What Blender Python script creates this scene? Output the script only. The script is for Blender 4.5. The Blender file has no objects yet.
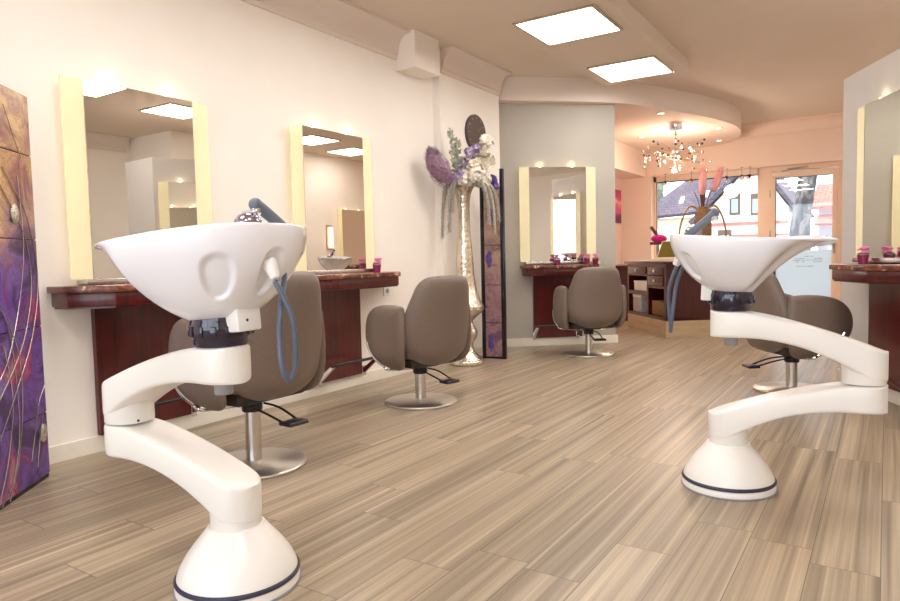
import bpy, bmesh, math, random
from math import pi, sin, cos, sqrt, radians
from mathutils import Vector, Matrix, noise
random.seed(7)
S = bpy.context.scene
COL = S.collection

# ------------------------------------------------------------------ materials
def nodes(name):
    m = bpy.data.materials.new(name); m.use_nodes = True
    nt = m.node_tree; b = nt.nodes['Principled BSDF']
    return m, nt, b
def N(nt, t, **kw):
    n = nt.nodes.new(t)
    for k, v in kw.items(): setattr(n, k, v)
    return n
def ramp(nt, fac, stops, interp='LINEAR'):
    r = N(nt, 'ShaderNodeValToRGB'); r.color_ramp.interpolation = interp
    e = r.color_ramp.elements
    while len(e) < len(stops): e.new(0.5)
    for i, (p, c) in enumerate(stops):
        e[i].position = p; e[i].color = (*c, 1)
    nt.links.new(fac, r.inputs[0]); return r.outputs[0]
def srgb(r, g, b):
    f = lambda c: (c/255/12.92) if c/255 <= 0.04045 else ((c/255+0.055)/1.055)**2.4
    return (f(r), f(g), f(b))
def coords(nt, scale=(1, 1, 1), rot=(0, 0, 0), loc=(0, 0, 0), kind='Object'):
    tc = N(nt, 'ShaderNodeTexCoord'); mp = N(nt, 'ShaderNodeMapping')
    mp.inputs['Scale'].default_value = scale; mp.inputs['Rotation'].default_value = rot; mp.inputs['Location'].default_value = loc
    nt.links.new(tc.outputs[kind], mp.inputs[0]); return mp.outputs[0]
def mix(nt, fac, a, b, blend='MIX'):
    m = N(nt, 'ShaderNodeMix', data_type='RGBA', blend_type=blend)
    for s, v in ((m.inputs[0], fac), (m.inputs[6], a), (m.inputs[7], b)):
        if hasattr(v, 'is_linked') or hasattr(v, 'links'): nt.links.new(v, s)
        elif isinstance(v, (int, float)): s.default_value = v
        else: s.default_value = (*v, 1)
    return m.outputs[2]
def pm(name, c, rough=0.5, metal=0.0, c2=None, scale=8, stretch=(1, 1, 1), bump=0.0, coat=0.0, spec=0.5, emit=None, es=1.0, detail=3):
    m, nt, b = nodes(name)
    c2 = c2 or tuple(x*0.93 for x in c)
    v = coords(nt, stretch)
    n = N(nt, 'ShaderNodeTexNoise'); n.inputs['Scale'].default_value = scale; n.inputs['Detail'].default_value = detail
    nt.links.new(v, n.inputs[0])
    nt.links.new(ramp(nt, n.outputs[0], [(0.35, c), (0.68, c2)]), b.inputs['Base Color'])
    b.inputs['Roughness'].default_value = rough; b.inputs['Metallic'].default_value = metal
    b.inputs['Coat Weight'].default_value = coat; b.inputs['Coat Roughness'].default_value = 0.08
    b.inputs['Specular IOR Level'].default_value = spec
    if bump:
        bp = N(nt, 'ShaderNodeBump'); bp.inputs['Strength'].default_value = bump; bp.inputs['Distance'].default_value = 0.004
        nt.links.new(n.outputs[0], bp.inputs['Height']); nt.links.new(bp.outputs[0], b.inputs['Normal'])
    if emit:
        b.inputs['Emission Color'].default_value = (*emit, 1); b.inputs['Emission Strength'].default_value = es
    return m

def floor_mat():
    m, nt, b = nodes('wood_planks')
    geo0 = coords(nt); sx = N(nt, 'ShaderNodeSeparateXYZ'); nt.links.new(geo0, sx.inputs[0])
    def mt(op, a, b=None, c=None):
        n = N(nt, 'ShaderNodeMath', operation=op)
        for i, v in enumerate((a, b, c)):
            if v is None: continue
            if isinstance(v, (int, float)): n.inputs[i].default_value = v
            else: nt.links.new(v, n.inputs[i])
        return n.outputs[0]
    u = mt('DIVIDE', sx.outputs[0], 0.1825); row = mt('FLOOR', u); fu = mt('SUBTRACT', u, row)
    wn = N(nt, 'ShaderNodeTexWhiteNoise', noise_dimensions='1D'); nt.links.new(row, wn.inputs['W'])
    vv = mt('ADD', mt('DIVIDE', sx.outputs[1], 1.22), wn.outputs[0]); colx = mt('FLOOR', vv); fv = mt('SUBTRACT', vv, colx)
    eu = mt('MULTIPLY', mt('MINIMUM', fu, mt('SUBTRACT', 1.0, fu)), 0.1825); ev = mt('MULTIPLY', mt('MINIMUM', fv, mt('SUBTRACT', 1.0, fv)), 1.22)
    seam = mt('LESS_THAN', mt('MINIMUM', eu, ev), 0.0012)
    w2 = N(nt, 'ShaderNodeTexWhiteNoise', noise_dimensions='1D'); nt.links.new(mt('MULTIPLY_ADD', row, 13.37, colx), w2.inputs['W'])
    # per plank random offset of the grain
    geo = coords(nt, (1, 1, 1))
    vm = N(nt, 'ShaderNodeVectorMath', operation='ADD'); cmb = N(nt, 'ShaderNodeCombineXYZ')
    mul = N(nt, 'ShaderNodeMath', operation='MULTIPLY'); mul.inputs[1].default_value = 17.0
    nt.links.new(w2.outputs[0], mul.inputs[0])
    for i in (0, 1, 2): nt.links.new(mul.outputs[0], cmb.inputs[i])
    nt.links.new(geo, vm.inputs[0]); nt.links.new(cmb.outputs[0], vm.inputs[1])
    def noise_(sx, sy, sc, det, dist):
        mp = N(nt, 'ShaderNodeMapping'); mp.inputs['Scale'].default_value = (sx, sy, 1); nt.links.new(vm.outputs[0], mp.inputs[0])
        n = N(nt, 'ShaderNodeTexNoise'); n.inputs['Scale'].default_value = sc; n.inputs['Detail'].default_value = det; n.inputs['Distortion'].default_value = dist
        nt.links.new(mp.outputs[0], n.inputs[0]); return n.outputs[0]
    n1 = noise_(14, 0.22, 2.2, 3, 0.55); n2 = noise_(60, 0.30, 2.2, 3, 0.35); n3 = noise_(4, 0.4, 1.5, 2, 0.5)
    base = ramp(nt, n1, [(0.30, srgb(136, 120, 101)), (0.47, srgb(163, 145, 123)), (0.60, srgb(177, 159, 135)), (0.75, srgb(200, 183, 158))])
    fine = ramp(nt, n2, [(0.36, (0.86, 0.85, 0.84)), (0.55, (1.0, 1.0, 1.0)), (0.66, (1.14, 1.13, 1.11))])
    c = mix(nt, 1.0, base, fine, 'MULTIPLY')
    c = mix(nt, 1.0, c, ramp(nt, n3, [(0.3, (0.9, 0.9, 0.9)), (0.7, (1.06, 1.05, 1.04))]), 'MULTIPLY')
    tint = ramp(nt, w2.outputs[0], [(0, (0.88, 0.88, 0.88)), (1, (1.07, 1.06, 1.05))])
    c = mix(nt, 1.0, c, tint, 'MULTIPLY')
    c = mix(nt, seam, c, srgb(96, 84, 74))
    nt.links.new(c, b.inputs['Base Color'])
    b.inputs['Roughness'].default_value = 0.36; b.inputs['Specular IOR Level'].default_value = 0.45
    bp = N(nt, 'ShaderNodeBump'); bp.inputs['Strength'].default_value = 0.12; bp.inputs['Distance'].default_value = 0.003
    nt.links.new(n2, bp.inputs['Height']); nt.links.new(bp.outputs[0], b.inputs['Normal'])
    return m

def marble_mat():
    m, nt, b = nodes('red_marble')
    v = coords(nt)
    n = N(nt, 'ShaderNodeTexNoise'); n.inputs['Scale'].default_value = 6; n.inputs['Detail'].default_value = 8; n.inputs['Distortion'].default_value = 2.0
    nt.links.new(v, n.inputs[0])
    nt.links.new(ramp(nt, n.outputs[0], [(0.3, srgb(84, 44, 34)), (0.5, srgb(122, 68, 52)), (0.57, srgb(150, 96, 76)), (0.60, srgb(216, 190, 170)), (0.63, srgb(126, 72, 54)), (0.8, srgb(104, 56, 42))]), b.inputs['Base Color'])
    b.inputs['Roughness'].default_value = 0.16; return m
def mahogany_mat(name='mahogany', dark=1.0):
    m, nt, b = nodes(name)
    v = coords(nt, (18, 18, 1.6))
    n = N(nt, 'ShaderNodeTexNoise'); n.inputs['Scale'].default_value = 2.2; n.inputs['Detail'].default_value = 5; n.inputs['Distortion'].default_value = 0.6
    nt.links.new(v, n.inputs[0])
    k = lambda r, g, bb: tuple(x*dark*0.78 for x in srgb(r, g, bb))
    nt.links.new(ramp(nt, n.outputs[0], [(0.3, k(72, 18, 18)), (0.55, k(98, 27, 26)), (0.75, k(114, 36, 33))]), b.inputs['Base Color'])
    b.inputs['Roughness'].default_value = 0.28; b.inputs['Coat Weight'].default_value = 0.3; return m
def brushed(name, c, rough=0.28, aniso=(1, 1, 60)):
    m, nt, b = nodes(name)
    v = coords(nt, aniso)
    n = N(nt, 'ShaderNodeTexNoise'); n.inputs['Scale'].default_value = 6; n.inputs['Detail'].default_value = 3
    nt.links.new(v, n.inputs[0])
    nt.links.new(ramp(nt, n.outputs[0], [(0.3, tuple(x*0.96 for x in c)), (0.7, c)]), b.inputs['Base Color'])
    mr = N(nt, 'ShaderNodeMapRange'); mr.inputs[3].default_value = rough*0.92; mr.inputs[4].default_value = rough*1.1
    nt.links.new(n.outputs[0], mr.inputs[0]); nt.links.new(mr.outputs[0], b.inputs['Roughness'])
    b.inputs['Metallic'].default_value = 1; return m
def hammered_mat():
    m, nt, b = nodes('hammered_silver')
    v = coords(nt, (1, 1, 1))
    vo = N(nt, 'ShaderNodeTexVoronoi'); vo.inputs['Scale'].default_value = 38; nt.links.new(v, vo.inputs[0])
    n = N(nt, 'ShaderNodeTexNoise'); n.inputs['Scale'].default_value = 5; nt.links.new(v, n.inputs[0])
    nt.links.new(ramp(nt, n.outputs[0], [(0.3, srgb(206, 194, 172)), (0.7, srgb(236, 228, 212))]), b.inputs['Base Color'])
    b.inputs['Metallic'].default_value = 0.97; b.inputs['Roughness'].default_value = 0.27
    bp = N(nt, 'ShaderNodeBump'); bp.inputs['Strength'].default_value = 0.5; bp.inputs['Distance'].default_value = 0.006
    nt.links.new(vo.outputs[0], bp.inputs['Height']); nt.links.new(bp.outputs[0], b.inputs['Normal']); return m
def art_mat(name, zsplit, light=1.0, mauve=False):
    """abstract print: ochre gold above, purple-violet below, dark ink lines."""
    m, nt, b = nodes(name)
    v = coords(nt)
    n = N(nt, 'ShaderNodeTexNoise'); n.inputs['Scale'].default_value = 5.0; n.inputs['Detail'].default_value = 8; n.inputs['Distortion'].default_value = 1.0; n.inputs['Roughness'].default_value = 0.62
    nt.links.new(v, n.inputs[0])
    purple = ramp(nt, n.outputs[0], [(0.28, srgb(38, 22, 60)), (0.42, srgb(78, 40, 104)), (0.49, srgb(118, 84, 168)), (0.54, srgb(98, 56, 120)), (0.60, srgb(170, 60, 112)), (0.68, srgb(172, 130, 136))])
    if mauve: purple = ramp(nt, n.outputs[0], [(0.28, srgb(70, 40, 84)), (0.42, srgb(122, 84, 108)), (0.5, srgb(160, 124, 122)), (0.6, srgb(138, 96, 112)), (0.76, srgb(176, 142, 128))])
    gold = ramp(nt, n.outputs[0], [(0.3, srgb(110, 60, 90)), (0.42, srgb(164, 116, 104)), (0.55, srgb(208, 170, 120)), (0.75, srgb(222, 190, 146))]) if not mauve else ramp(nt, n.outputs[0], [(0.3, srgb(112, 78, 84)), (0.45, srgb(168, 136, 118)), (0.7, srgb(190, 160, 136))])
    sx = N(nt, 'ShaderNodeSeparateXYZ'); nt.links.new(v, sx.inputs[0])
    n2 = N(nt, 'ShaderNodeTexNoise'); n2.inputs['Scale'].default_value = 2.0; n2.inputs['Detail'].default_value = 3; nt.links.new(v, n2.inputs[0])
    ad = N(nt, 'ShaderNodeMath', operation='MULTIPLY_ADD'); nt.links.new(n2.outputs[0], ad.inputs[0]); ad.inputs[1].default_value = 0.9; nt.links.new(sx.outputs[2], ad.inputs[2])
    mr = N(nt, 'ShaderNodeMapRange'); mr.inputs[1].default_value = zsplit+0.30; mr.inputs[2].default_value = zsplit+0.62; nt.links.new(ad.outputs[0], mr.inputs[0])
    c = mix(nt, mr.outputs[0], purple, gold)
    vo = N(nt, 'ShaderNodeTexVoronoi', feature='DISTANCE_TO_EDGE'); vo.inputs['Scale'].default_value = 9
    ns = N(nt, 'ShaderNodeVectorMath', operation='ADD'); nt.links.new(v, ns.inputs[0]); nt.links.new(n.outputs['Color'], ns.inputs[1]); nt.links.new(ns.outputs[0], vo.inputs[0])
    ln = ramp(nt, vo.outputs[0], [(0.0, (0.3, 0.22, 0.36)), (0.03, (0.8, 0.8, 0.85)), (0.16, (1.1, 1.08, 1.08))])
    c = mix(nt, 0.7, c, ln, 'MULTIPLY')
    c = mix(nt, 1.0, c, (light, light, light), 'MULTIPLY')
    nt.links.new(c, b.inputs['Base Color']); b.inputs['Roughness'].default_value = 0.3
    return m
def roof_mat(name, ca, cb, row):
    m, nt, b = nodes(name)
    v = coords(nt, (1, 1, 1), kind='UV')
    br = N(nt, 'ShaderNodeTexBrick'); br.inputs['Scale'].default_value = 1; br.inputs['Brick Width'].default_value = row*1.6; br.inputs['Row Height'].default_value = row
    br.inputs['Mortar Size'].default_value = row*0.09
    br.inputs['Color1'].default_value = (*ca, 1); br.inputs['Color2'].default_value = (*cb, 1); br.inputs['Mortar'].default_value = (*tuple(x*0.45 for x in ca), 1)
    nt.links.new(v, br.inputs[0]); nt.links.new(br.outputs[0], b.inputs['Base Color']); b.inputs['Roughness'].default_value = 0.8; return m
def picture_mat():
    m, nt, b = nodes('sunset_print')
    v = coords(nt)
    n = N(nt, 'ShaderNodeTexNoise'); n.inputs['Scale'].default_value = 5; n.inputs['Detail'].default_value = 5
    mp = N(nt, 'ShaderNodeMapping'); mp.inputs['Scale'].default_value = (1, 1, 3.0); nt.links.new(v, mp.inputs[0]); nt.links.new(mp.outputs[0], n.inputs[0])
    sx = N(nt, 'ShaderNodeSeparateXYZ'); nt.links.new(v, sx.inputs[0])
    ma = N(nt, 'ShaderNodeMath', operation='MULTIPLY_ADD'); nt.links.new(n.outputs[0], ma.inputs[0]); ma.inputs[1].default_value = 0.25; nt.links.new(sx.outputs[2], ma.inputs[2])
    nt.links.new(ramp(nt, ma.outputs[0], [(0.10, srgb(150, 50, 96)), (0.20, srgb(84, 30, 66)), (0.26, srgb(176, 60, 104)), (0.38, srgb(226, 96, 130)), (0.46, srgb(240, 190, 180)), (0.52, srgb(214, 70, 110)), (0.62, srgb(170, 40, 96))]), b.inputs['Base Color'])
    b.inputs['Roughness'].default_value = 0.5; return m
def bark_mat():
    m, nt, b = nodes('plane_tree_bark')
    v = coords(nt, (2, 2, 0.9))
    vo = N(nt, 'ShaderNodeTexNoise'); vo.inputs['Scale'].default_value = 3.5; vo.inputs['Detail'].default_value = 4; vo.inputs['Distortion'].default_value = 0.7; nt.links.new(v, vo.inputs[0])
    nt.links.new(ramp(nt, vo.outputs[0], [(0.35, srgb(58, 58, 62)), (0.47, srgb(92, 90, 90)), (0.55, srgb(134, 128, 122)), (0.65, srgb(76, 74, 76))], 'CONSTANT'), b.inputs['Base Color'])
    b.inputs['Roughness'].default_value = 0.9; return m
def glass_mat(name='clear_glass', tint=(1, 1, 1), frost=0.0, alpha=0.12):
    m = bpy.data.materials.new(name); m.use_nodes = True; nt = m.node_tree; nt.nodes.clear()
    out = N(nt, 'ShaderNodeOutputMaterial'); tr = N(nt, 'ShaderNodeBsdfTransparent'); gl = N(nt, 'ShaderNodeBsdfGlossy')
    tr.inputs[0].default_value = (*tint, 1); gl.inputs['Roughness'].default_value = 0.02
    lw = N(nt, 'ShaderNodeLayerWeight'); lw.inputs[0].default_value = 0.25
    mr = N(nt, 'ShaderNodeMapRange'); mr.inputs[3].default_value = alpha*0.4; mr.inputs[4].default_value = 0.7; nt.links.new(lw.outputs['Facing'], mr.inputs[0])
    ms = N(nt, 'ShaderNodeMixShader'); nt.links.new(mr.outputs[0], ms.inputs[0]); nt.links.new(tr.outputs[0], ms.inputs[1]); nt.links.new(gl.outputs[0], ms.inputs[2])
    if frost:
        df = N(nt, 'ShaderNodeBsdfDiffuse'); tl = N(nt, 'ShaderNodeBsdfTranslucent'); a = N(nt, 'ShaderNodeAddShader')
        df.inputs[0].default_value = (*tint, 1); tl.inputs[0].default_value = (*tint, 1)
        m0 = N(nt, 'ShaderNodeMixShader'); m0.inputs[0].default_value = 0.5; nt.links.new(df.outputs[0], m0.inputs[1]); nt.links.new(tl.outputs[0], m0.inputs[2])
        m1 = N(nt, 'ShaderNodeMixShader'); m1.inputs[0].default_value = frost; nt.links.new(ms.outputs[0], m1.inputs[1]); nt.links.new(m0.outputs[0], m1.inputs[2])
        nt.links.new(m1.outputs[0], out.inputs[0])
    else: nt.links.new(ms.outputs[0], out.inputs[0])
    return m
def veil(m, k, tint):
    nt = m.node_tree; b = nt.nodes['Principled BSDF']; out = [n for n in nt.nodes if n.type == 'OUTPUT_MATERIAL'][0]
    tr = N(nt, 'ShaderNodeBsdfTransparent'); tr.inputs[0].default_value = (*tint, 1); ms = N(nt, 'ShaderNodeMixShader'); ms.inputs[0].default_value = k
    nt.links.new(b.outputs[0], ms.inputs[1]); nt.links.new(tr.outputs[0], ms.inputs[2]); nt.links.new(ms.outputs[0], out.inputs[0])
def emis(name, c, s):
    m = bpy.data.materials.new(name); m.use_nodes = True; nt = m.node_tree; nt.nodes.clear()
    out = N(nt, 'ShaderNodeOutputMaterial'); e = N(nt, 'ShaderNodeEmission'); e.inputs[0].default_value = (*c, 1); e.inputs[1].default_value = s
    nt.links.new(e.outputs[0], out.inputs[0]); return m

M = {}
M['wall'] = pm('cream_wall_paint', srgb(245, 237, 227), 0.75, c2=srgb(243, 234, 224), scale=3)
M['greywall'] = pm('grey_wall_paint', srgb(182, 175, 163), 0.7, c2=srgb(178, 171, 159), scale=3)
M['partwall'] = pm('pale_grey_partition_paint', srgb(204, 196, 190), 0.7, c2=srgb(200, 192, 186), scale=3)
M['warmlit_wall'] = pm('warm_lit_wall_paint', srgb(236, 212, 194), 0.75, c2=srgb(234, 209, 190), scale=3)  # apricot tint carries the warm halogen light in the wall colour
M['ceiling'] = pm('ceiling_paint', srgb(222, 207, 191), 0.85, c2=srgb(220, 204, 188), scale=2)
M['soffit'] = pm('soffit_paint', srgb(232, 219, 207), 0.85, c2=srgb(230, 216, 204), scale=2)
M['trim'] = pm('cream_trim_paint', srgb(240, 232, 216), 0.4, scale=4)
M['floor'] = floor_mat()
M['ceramic'] = pm('white_ceramic', srgb(238, 237, 241), 0.12, c2=srgb(241, 240, 245), scale=2, coat=0.6)
M['plastic'] = pm('cream_white_plastic', srgb(237, 233, 226), 0.3, c2=srgb(240, 235, 230), scale=2, coat=0.2)
M['leather'] = pm('taupe_leather', srgb(121, 104, 93), 0.42, c2=srgb(114, 98, 87), scale=120, bump=0.08, detail=2)
M['steel'] = brushed('brushed_steel', srgb(214, 208, 202), 0.26)
M['disc'] = brushed('brushed_steel_disc', srgb(214, 206, 198), 0.34, (1, 60, 1))
M['chrome'] = pm('chrome', srgb(232, 232, 234), 0.07, 1.0)
M['black'] = pm('black_plastic', srgb(26, 24, 30), 0.3)
M['collar'] = pm('glossy_black_collar', srgb(18, 14, 30), 0.1, c2=srgb(40, 28, 62), scale=14, coat=0.6)
M['hose'] = pm('blue_grey_hose', srgb(80, 88, 106), 0.3, c2=srgb(88, 96, 114), scale=20)
M['handset'] = pm('slate_grey_handset', srgb(96, 104, 116), 0.35)
M['greyp'] = pm('grey_plastic', srgb(150, 148, 150), 0.4)
M['bumper'] = pm('dark_blue_rubber', srgb(44, 44, 66), 0.45)
M['marble'] = marble_mat()
M['mahogany'] = mahogany_mat()
M['mahogany_dark'] = mahogany_mat('dark_mahogany', 0.55)
M['darkin'] = pm('dark_shelf_interior', srgb(30, 14, 14), 0.6)
M['beech'] = pm('pale_wood_plinth', srgb(186, 160, 128), 0.35, c2=srgb(172, 146, 114), scale=3, stretch=(1, 1, 8))
M['mirror'] = pm('mirror_silver', (0.80, 0.775, 0.72), 0.0, 1.0, c2=(0.80, 0.775, 0.72))
M['litglass'] = pm('backlit_frosted_glass', srgb(240, 229, 198), 0.35, emit=(1.0, 0.88, 0.55), es=0.20)
veil(M['litglass'], 0.45, (0.98, 0.97, 0.86))
M['litedge'] = pm('frosted_glass_edge', srgb(238, 234, 200), 0.3, emit=(1.0, 0.90, 0.6), es=0.08)
M['bulb'] = emis('warm_bulb', (1.0, 0.78, 0.5), 8)
M['panel'] = emis('led_diffuser', (1.0, 0.975, 0.94), 13.0)
M['alu'] = pm('aluminium_frame', srgb(196, 178, 156), 0.35, 0.6)
M['hammered'] = hammered_mat()
M['art1'] = art_mat('purple_gold_print', 1.15)
M['art2'] = art_mat('mauve_beige_print', 0.75, 1.0, True)
M['silver'] = pm('silver_wire', srgb(214, 206, 200), 0.2, 0.9)
M['glitter'] = pm('glitter_brooch', srgb(226, 222, 206), 0.35, 0.5, c2=srgb(138, 132, 112), scale=160, bump=0.5)
M['clock'] = pm('dark_brown_clock_face', srgb(82, 66, 62), 0.4)
M['blackframe'] = pm('black_violet_lacquer', srgb(22, 16, 34), 0.25)
M['plume'] = pm('mauve_plume', srgb(172, 142, 158), 0.95, c2=srgb(140, 106, 132), scale=40, bump=0.6)
M['eucalyptus'] = pm('silver_green_leaves', srgb(146, 148, 128), 0.6, c2=srgb(196, 196, 178), scale=20)
M['lilac'] = pm('lilac_petals', srgb(150, 122, 172), 0.7, c2=srgb(206, 190, 214), scale=30)
M['whitepetal'] = pm('white_petals', srgb(240, 232, 218), 0.7, c2=srgb(222, 210, 190), scale=30)
M['strand'] = pm('silver_grey_catkins', srgb(186, 178, 162), 0.7, c2=srgb(150, 142, 126), scale=60, bump=0.5)
M['violet'] = pm('deep_violet_petals', srgb(76, 50, 120), 0.6, c2=srgb(100, 76, 146), scale=30)
M['pinkpetal'] = pm('pink_petals', srgb(226, 112, 168), 0.7, c2=srgb(240, 160, 196), scale=40)
M['leaf'] = pm('green_leaf', srgb(40, 84, 30), 0.6, c2=srgb(64, 104, 44), scale=30)
M['magenta_glass'] = pm('magenta_glass', srgb(120, 18, 70), 0.08, c2=srgb(150, 30, 90), scale=20, coat=0.6)
M['magenta'] = pm('magenta_fluff', srgb(206, 28, 118), 0.9, c2=srgb(170, 18, 96), scale=60, bump=0.6)
M['wicker'] = pm('woven_wicker', srgb(150, 108, 70), 0.75, c2=srgb(98, 64, 38), scale=60, stretch=(1, 1, 2), bump=0.8)
M['rope'] = pm('braided_straw', srgb(176, 140, 92), 0.8, c2=srgb(136, 100, 60), scale=70, bump=0.6)
M['pampas'] = pm('pink_pampas', srgb(240, 176, 170), 0.95, c2=srgb(228, 152, 148), scale=50, bump=0.5)
M['stem'] = pm('dark_brown_stem', srgb(96, 48, 34), 0.6)
M['white'] = pm('white_card', srgb(236, 232, 228), 0.5)
M['greycard'] = pm('grey_card', srgb(176, 174, 180), 0.5)
M['paper'] = pm('paper', srgb(226, 214, 206), 0.6)
M['screen'] = pm('olive_screen', srgb(104, 92, 38), 0.15, c2=srgb(92, 82, 34), scale=2)
M['peach'] = pm('cream_casing', srgb(232, 206, 184), 0.35)
M['pframe'] = pm('cream_door_frame', srgb(232, 204, 176), 0.4, c2=srgb(229, 200, 172), scale=3)
M['darkseal'] = pm('dark_seal', srgb(50, 48, 54), 0.5)
M['glass'] = glass_mat()
M['frost'] = glass_mat('frosted_glass_film', (0.78, 0.86, 0.90), 0.92)
M['lettering'] = pm('grey_lettering', srgb(120, 130, 138), 0.6)
M['facade'] = pm('white_render_facade', srgb(238, 232, 218), 0.9, c2=srgb(232, 226, 210), scale=1)
M['facade_y'] = pm('cream_render_facade', srgb(236, 228, 196), 0.9, c2=srgb(230, 222, 188), scale=1)
M['facade_p'] = pm('lilac_white_render', srgb(226, 222, 236), 0.9, scale=1)
M['redband'] = pm('red_band', srgb(190, 120, 104), 0.8)
M['slate'] = roof_mat('slate_roof', srgb(86, 78, 90), srgb(108, 98, 108), 0.16)
M['redtile'] = roof_mat('red_roof_tiles', srgb(196, 104, 88), srgb(216, 128, 108), 0.22)
M['winbrown'] = pm('brown_window_frame', srgb(110, 84, 70), 0.6)
M['winpane'] = pm('house_window_pane', srgb(150, 180, 196), 0.15, c2=srgb(170, 196, 208), scale=1)
M['whiteframe'] = pm('white_window_frame', srgb(232, 232, 236), 0.5)
M['bark'] = bark_mat()
M['foliage'] = pm('tree_foliage', srgb(84, 96, 84), 0.9, c2=srgb(112, 122, 102), scale=1.2, bump=0.6)
M['asphalt'] = pm('street_asphalt', srgb(150, 148, 146), 0.9, scale=4)
M['picture'] = picture_mat()
M['sprayer'] = pm('purple_tint_chrome', srgb(186, 180, 200), 0.1, 1.0)
M['seatdark'] = pm('dark_recess', srgb(54, 46, 42), 0.6)

# ------------------------------------------------------------------ mesh helpers
def newbm(): return bmesh.new()
def box(bm, x0, x1, y0, y1, z0, z1, bev=0.0, seg=2, mat=None):
    b = bmesh.new(); bmesh.ops.create_cube(b, size=1)
    for v in b.verts:
        v.co = Vector(((x0+x1)/2+v.co.x*(x1-x0), (y0+y1)/2+v.co.y*(y1-y0), (z0+z1)/2+v.co.z*(z1-z0)))
    if bev: bmesh.ops.bevel(b, geom=b.edges[:], offset=bev, segments=seg, profile=0.5, affect='EDGES')
    if mat is not None: b.transform(mat)
    join(bm, b); return bm
def join(bm, b):
    me = bpy.data.meshes.new('tmp'); b.to_mesh(me); b.free(); bm.from_mesh(me); bpy.data.meshes.remove(me)
def prism(bm, pts, z0, z1, bev=0.0, seg=2):
    b = bmesh.new()
    lo = [b.verts.new((x, y, z0)) for x, y in pts]; hi = [b.verts.new((x, y, z1)) for x, y in pts]
    n = len(pts); b.faces.new(lo[::-1]); b.faces.new(hi)
    for i in range(n): b.faces.new((lo[i], lo[(i+1) % n], hi[(i+1) % n], hi[i]))
    bmesh.ops.recalc_face_normals(b, faces=b.faces[:])
    if bev: bmesh.ops.bevel(b, geom=b.edges[:], offset=bev, segments=seg, profile=0.5, affect='EDGES')
    join(bm, b); return bm
def lathe(bm, prof, n=48, c=(0, 0, 0), caps=True):
    rings = []
    for r, z in prof:
        rings.append([bm.verts.new((c[0]+r*cos(2*pi*i/n), c[1]+r*sin(2*pi*i/n), c[2]+z)) for i in range(n)])
    for a, b in zip(rings, rings[1:]):
        for i in range(n): bm.faces.new((a[i], a[(i+1) % n], b[(i+1) % n], b[i]))
    if caps:
        bm.faces.new(rings[0][::-1]); bm.faces.new(rings[-1])
    return bm
def smoothpath(pts, k=8):
    P = [Vector(p) for p in pts]; out = []
    for i in range(len(P)-1):
        p0 = P[max(i-1, 0)]; p1 = P[i]; p2 = P[i+1]; p3 = P[min(i+2, len(P)-1)]
        for j in range(k):
            t = j/k
            out.append(0.5*((2*p1)+(p2-p0)*t+(2*p0-5*p1+4*p2-p3)*t*t+(3*p1-p0-3*p2+p3)*t**3))
    out.append(P[-1]); return out
def tube(bm, pts, r, n=10, smooth=8, flat=1.0):
    P = smoothpath(pts, smooth) if smooth else [Vector(p) for p in pts]
    rings = []; up = Vector((0, 0, 1)); prev = None
    for i, p in enumerate(P):
        d = (P[min(i+1, len(P)-1)]-P[max(i-1, 0)]).normalized()
        if prev is None:
            a = d.cross(up)
            if a.length < 1e-3: a = d.cross(Vector((1, 0, 0)))
        else: a = prev-d*prev.dot(d)
        a.normalize(); prev = a; b = d.cross(a)
        rr = r(i/(len(P)-1)) if callable(r) else r
        rings.append([bm.verts.new(p+a*rr*cos(2*pi*j/n)+b*rr*flat*sin(2*pi*j/n)) for j in range(n)])
    for A, B in zip(rings, rings[1:]):
        for j in range(n): bm.faces.new((A[j], A[(j+1) % n], B[(j+1) % n], B[j]))
    bm.faces.new(rings[0][::-1]); bm.faces.new(rings[-1]); return bm
def ball(bm, c, r, u=10, v=8, s=(1, 1, 1)):
    mt = Matrix.Translation(c) @ Matrix.Diagonal((r*s[0], r*s[1], r*s[2], 1))
    bmesh.ops.create_uvsphere(bm, u_segments=u, v_segments=v, radius=1, matrix=mt); return bm
def ico(bm, c, r, sub=1, rough=0.0, s=(1, 1, 1)):
    b = bmesh.new(); bmesh.ops.create_icosphere(b, subdivisions=sub, radius=1)
    off = random.random()*100
    for v in b.verts:
        k = 1+rough*noise.noise(v.co*2.2+Vector((off, 0, 0)))
        v.co = Vector(c)+Vector((v.co.x*s[0], v.co.y*s[1], v.co.z*s[2]))*r*k
    join(bm, b); return bm
def obj(name, bm, mat, parent=None, smooth=True, angle=35):
    bmesh.ops.recalc_face_normals(bm, faces=bm.faces[:])
    me = bpy.data.meshes.new(name); bm.to_mesh(me); bm.free()
    o = bpy.data.objects.new(name, me); COL.objects.link(o)
    me.materials.append(M[mat] if isinstance(mat, str) else mat)
    if smooth:
        me.polygons.foreach_set('use_smooth', [True]*len(me.polygons))
        me.set_sharp_from_angle(angle=radians(angle))
    if parent: o.parent = parent
    return o
def tag(o, label, cat, group=None, kind=None):
    o['label'] = label; o['category'] = cat
    if group: o['group'] = group
    if kind: o['kind'] = kind
    return o
def thing(name, label, cat, loc=(0, 0, 0), rz=0.0, group=None):
    o = bpy.data.objects.new(name, None); COL.objects.link(o); o.empty_display_size = 0.1
    o.location = loc; o.rotation_euler = (0, 0, rz)
    return tag(o, label, cat, group)
def struct(name, bm, mat, smooth=False):
    o = obj(name, bm, mat, None, smooth); o['kind'] = 'structure'; return o
def dup(root, loc, rz, label, group=None):
    def rec(o, par):
        c = o.copy(); COL.objects.link(c); c.parent = par
        for ch in list(o.children): rec(ch, c)
        return c
    c = rec(root, None); c.location = loc; c.rotation_euler = (0, 0, rz); c['label'] = label
    if group: c['group'] = group
    return c
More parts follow.
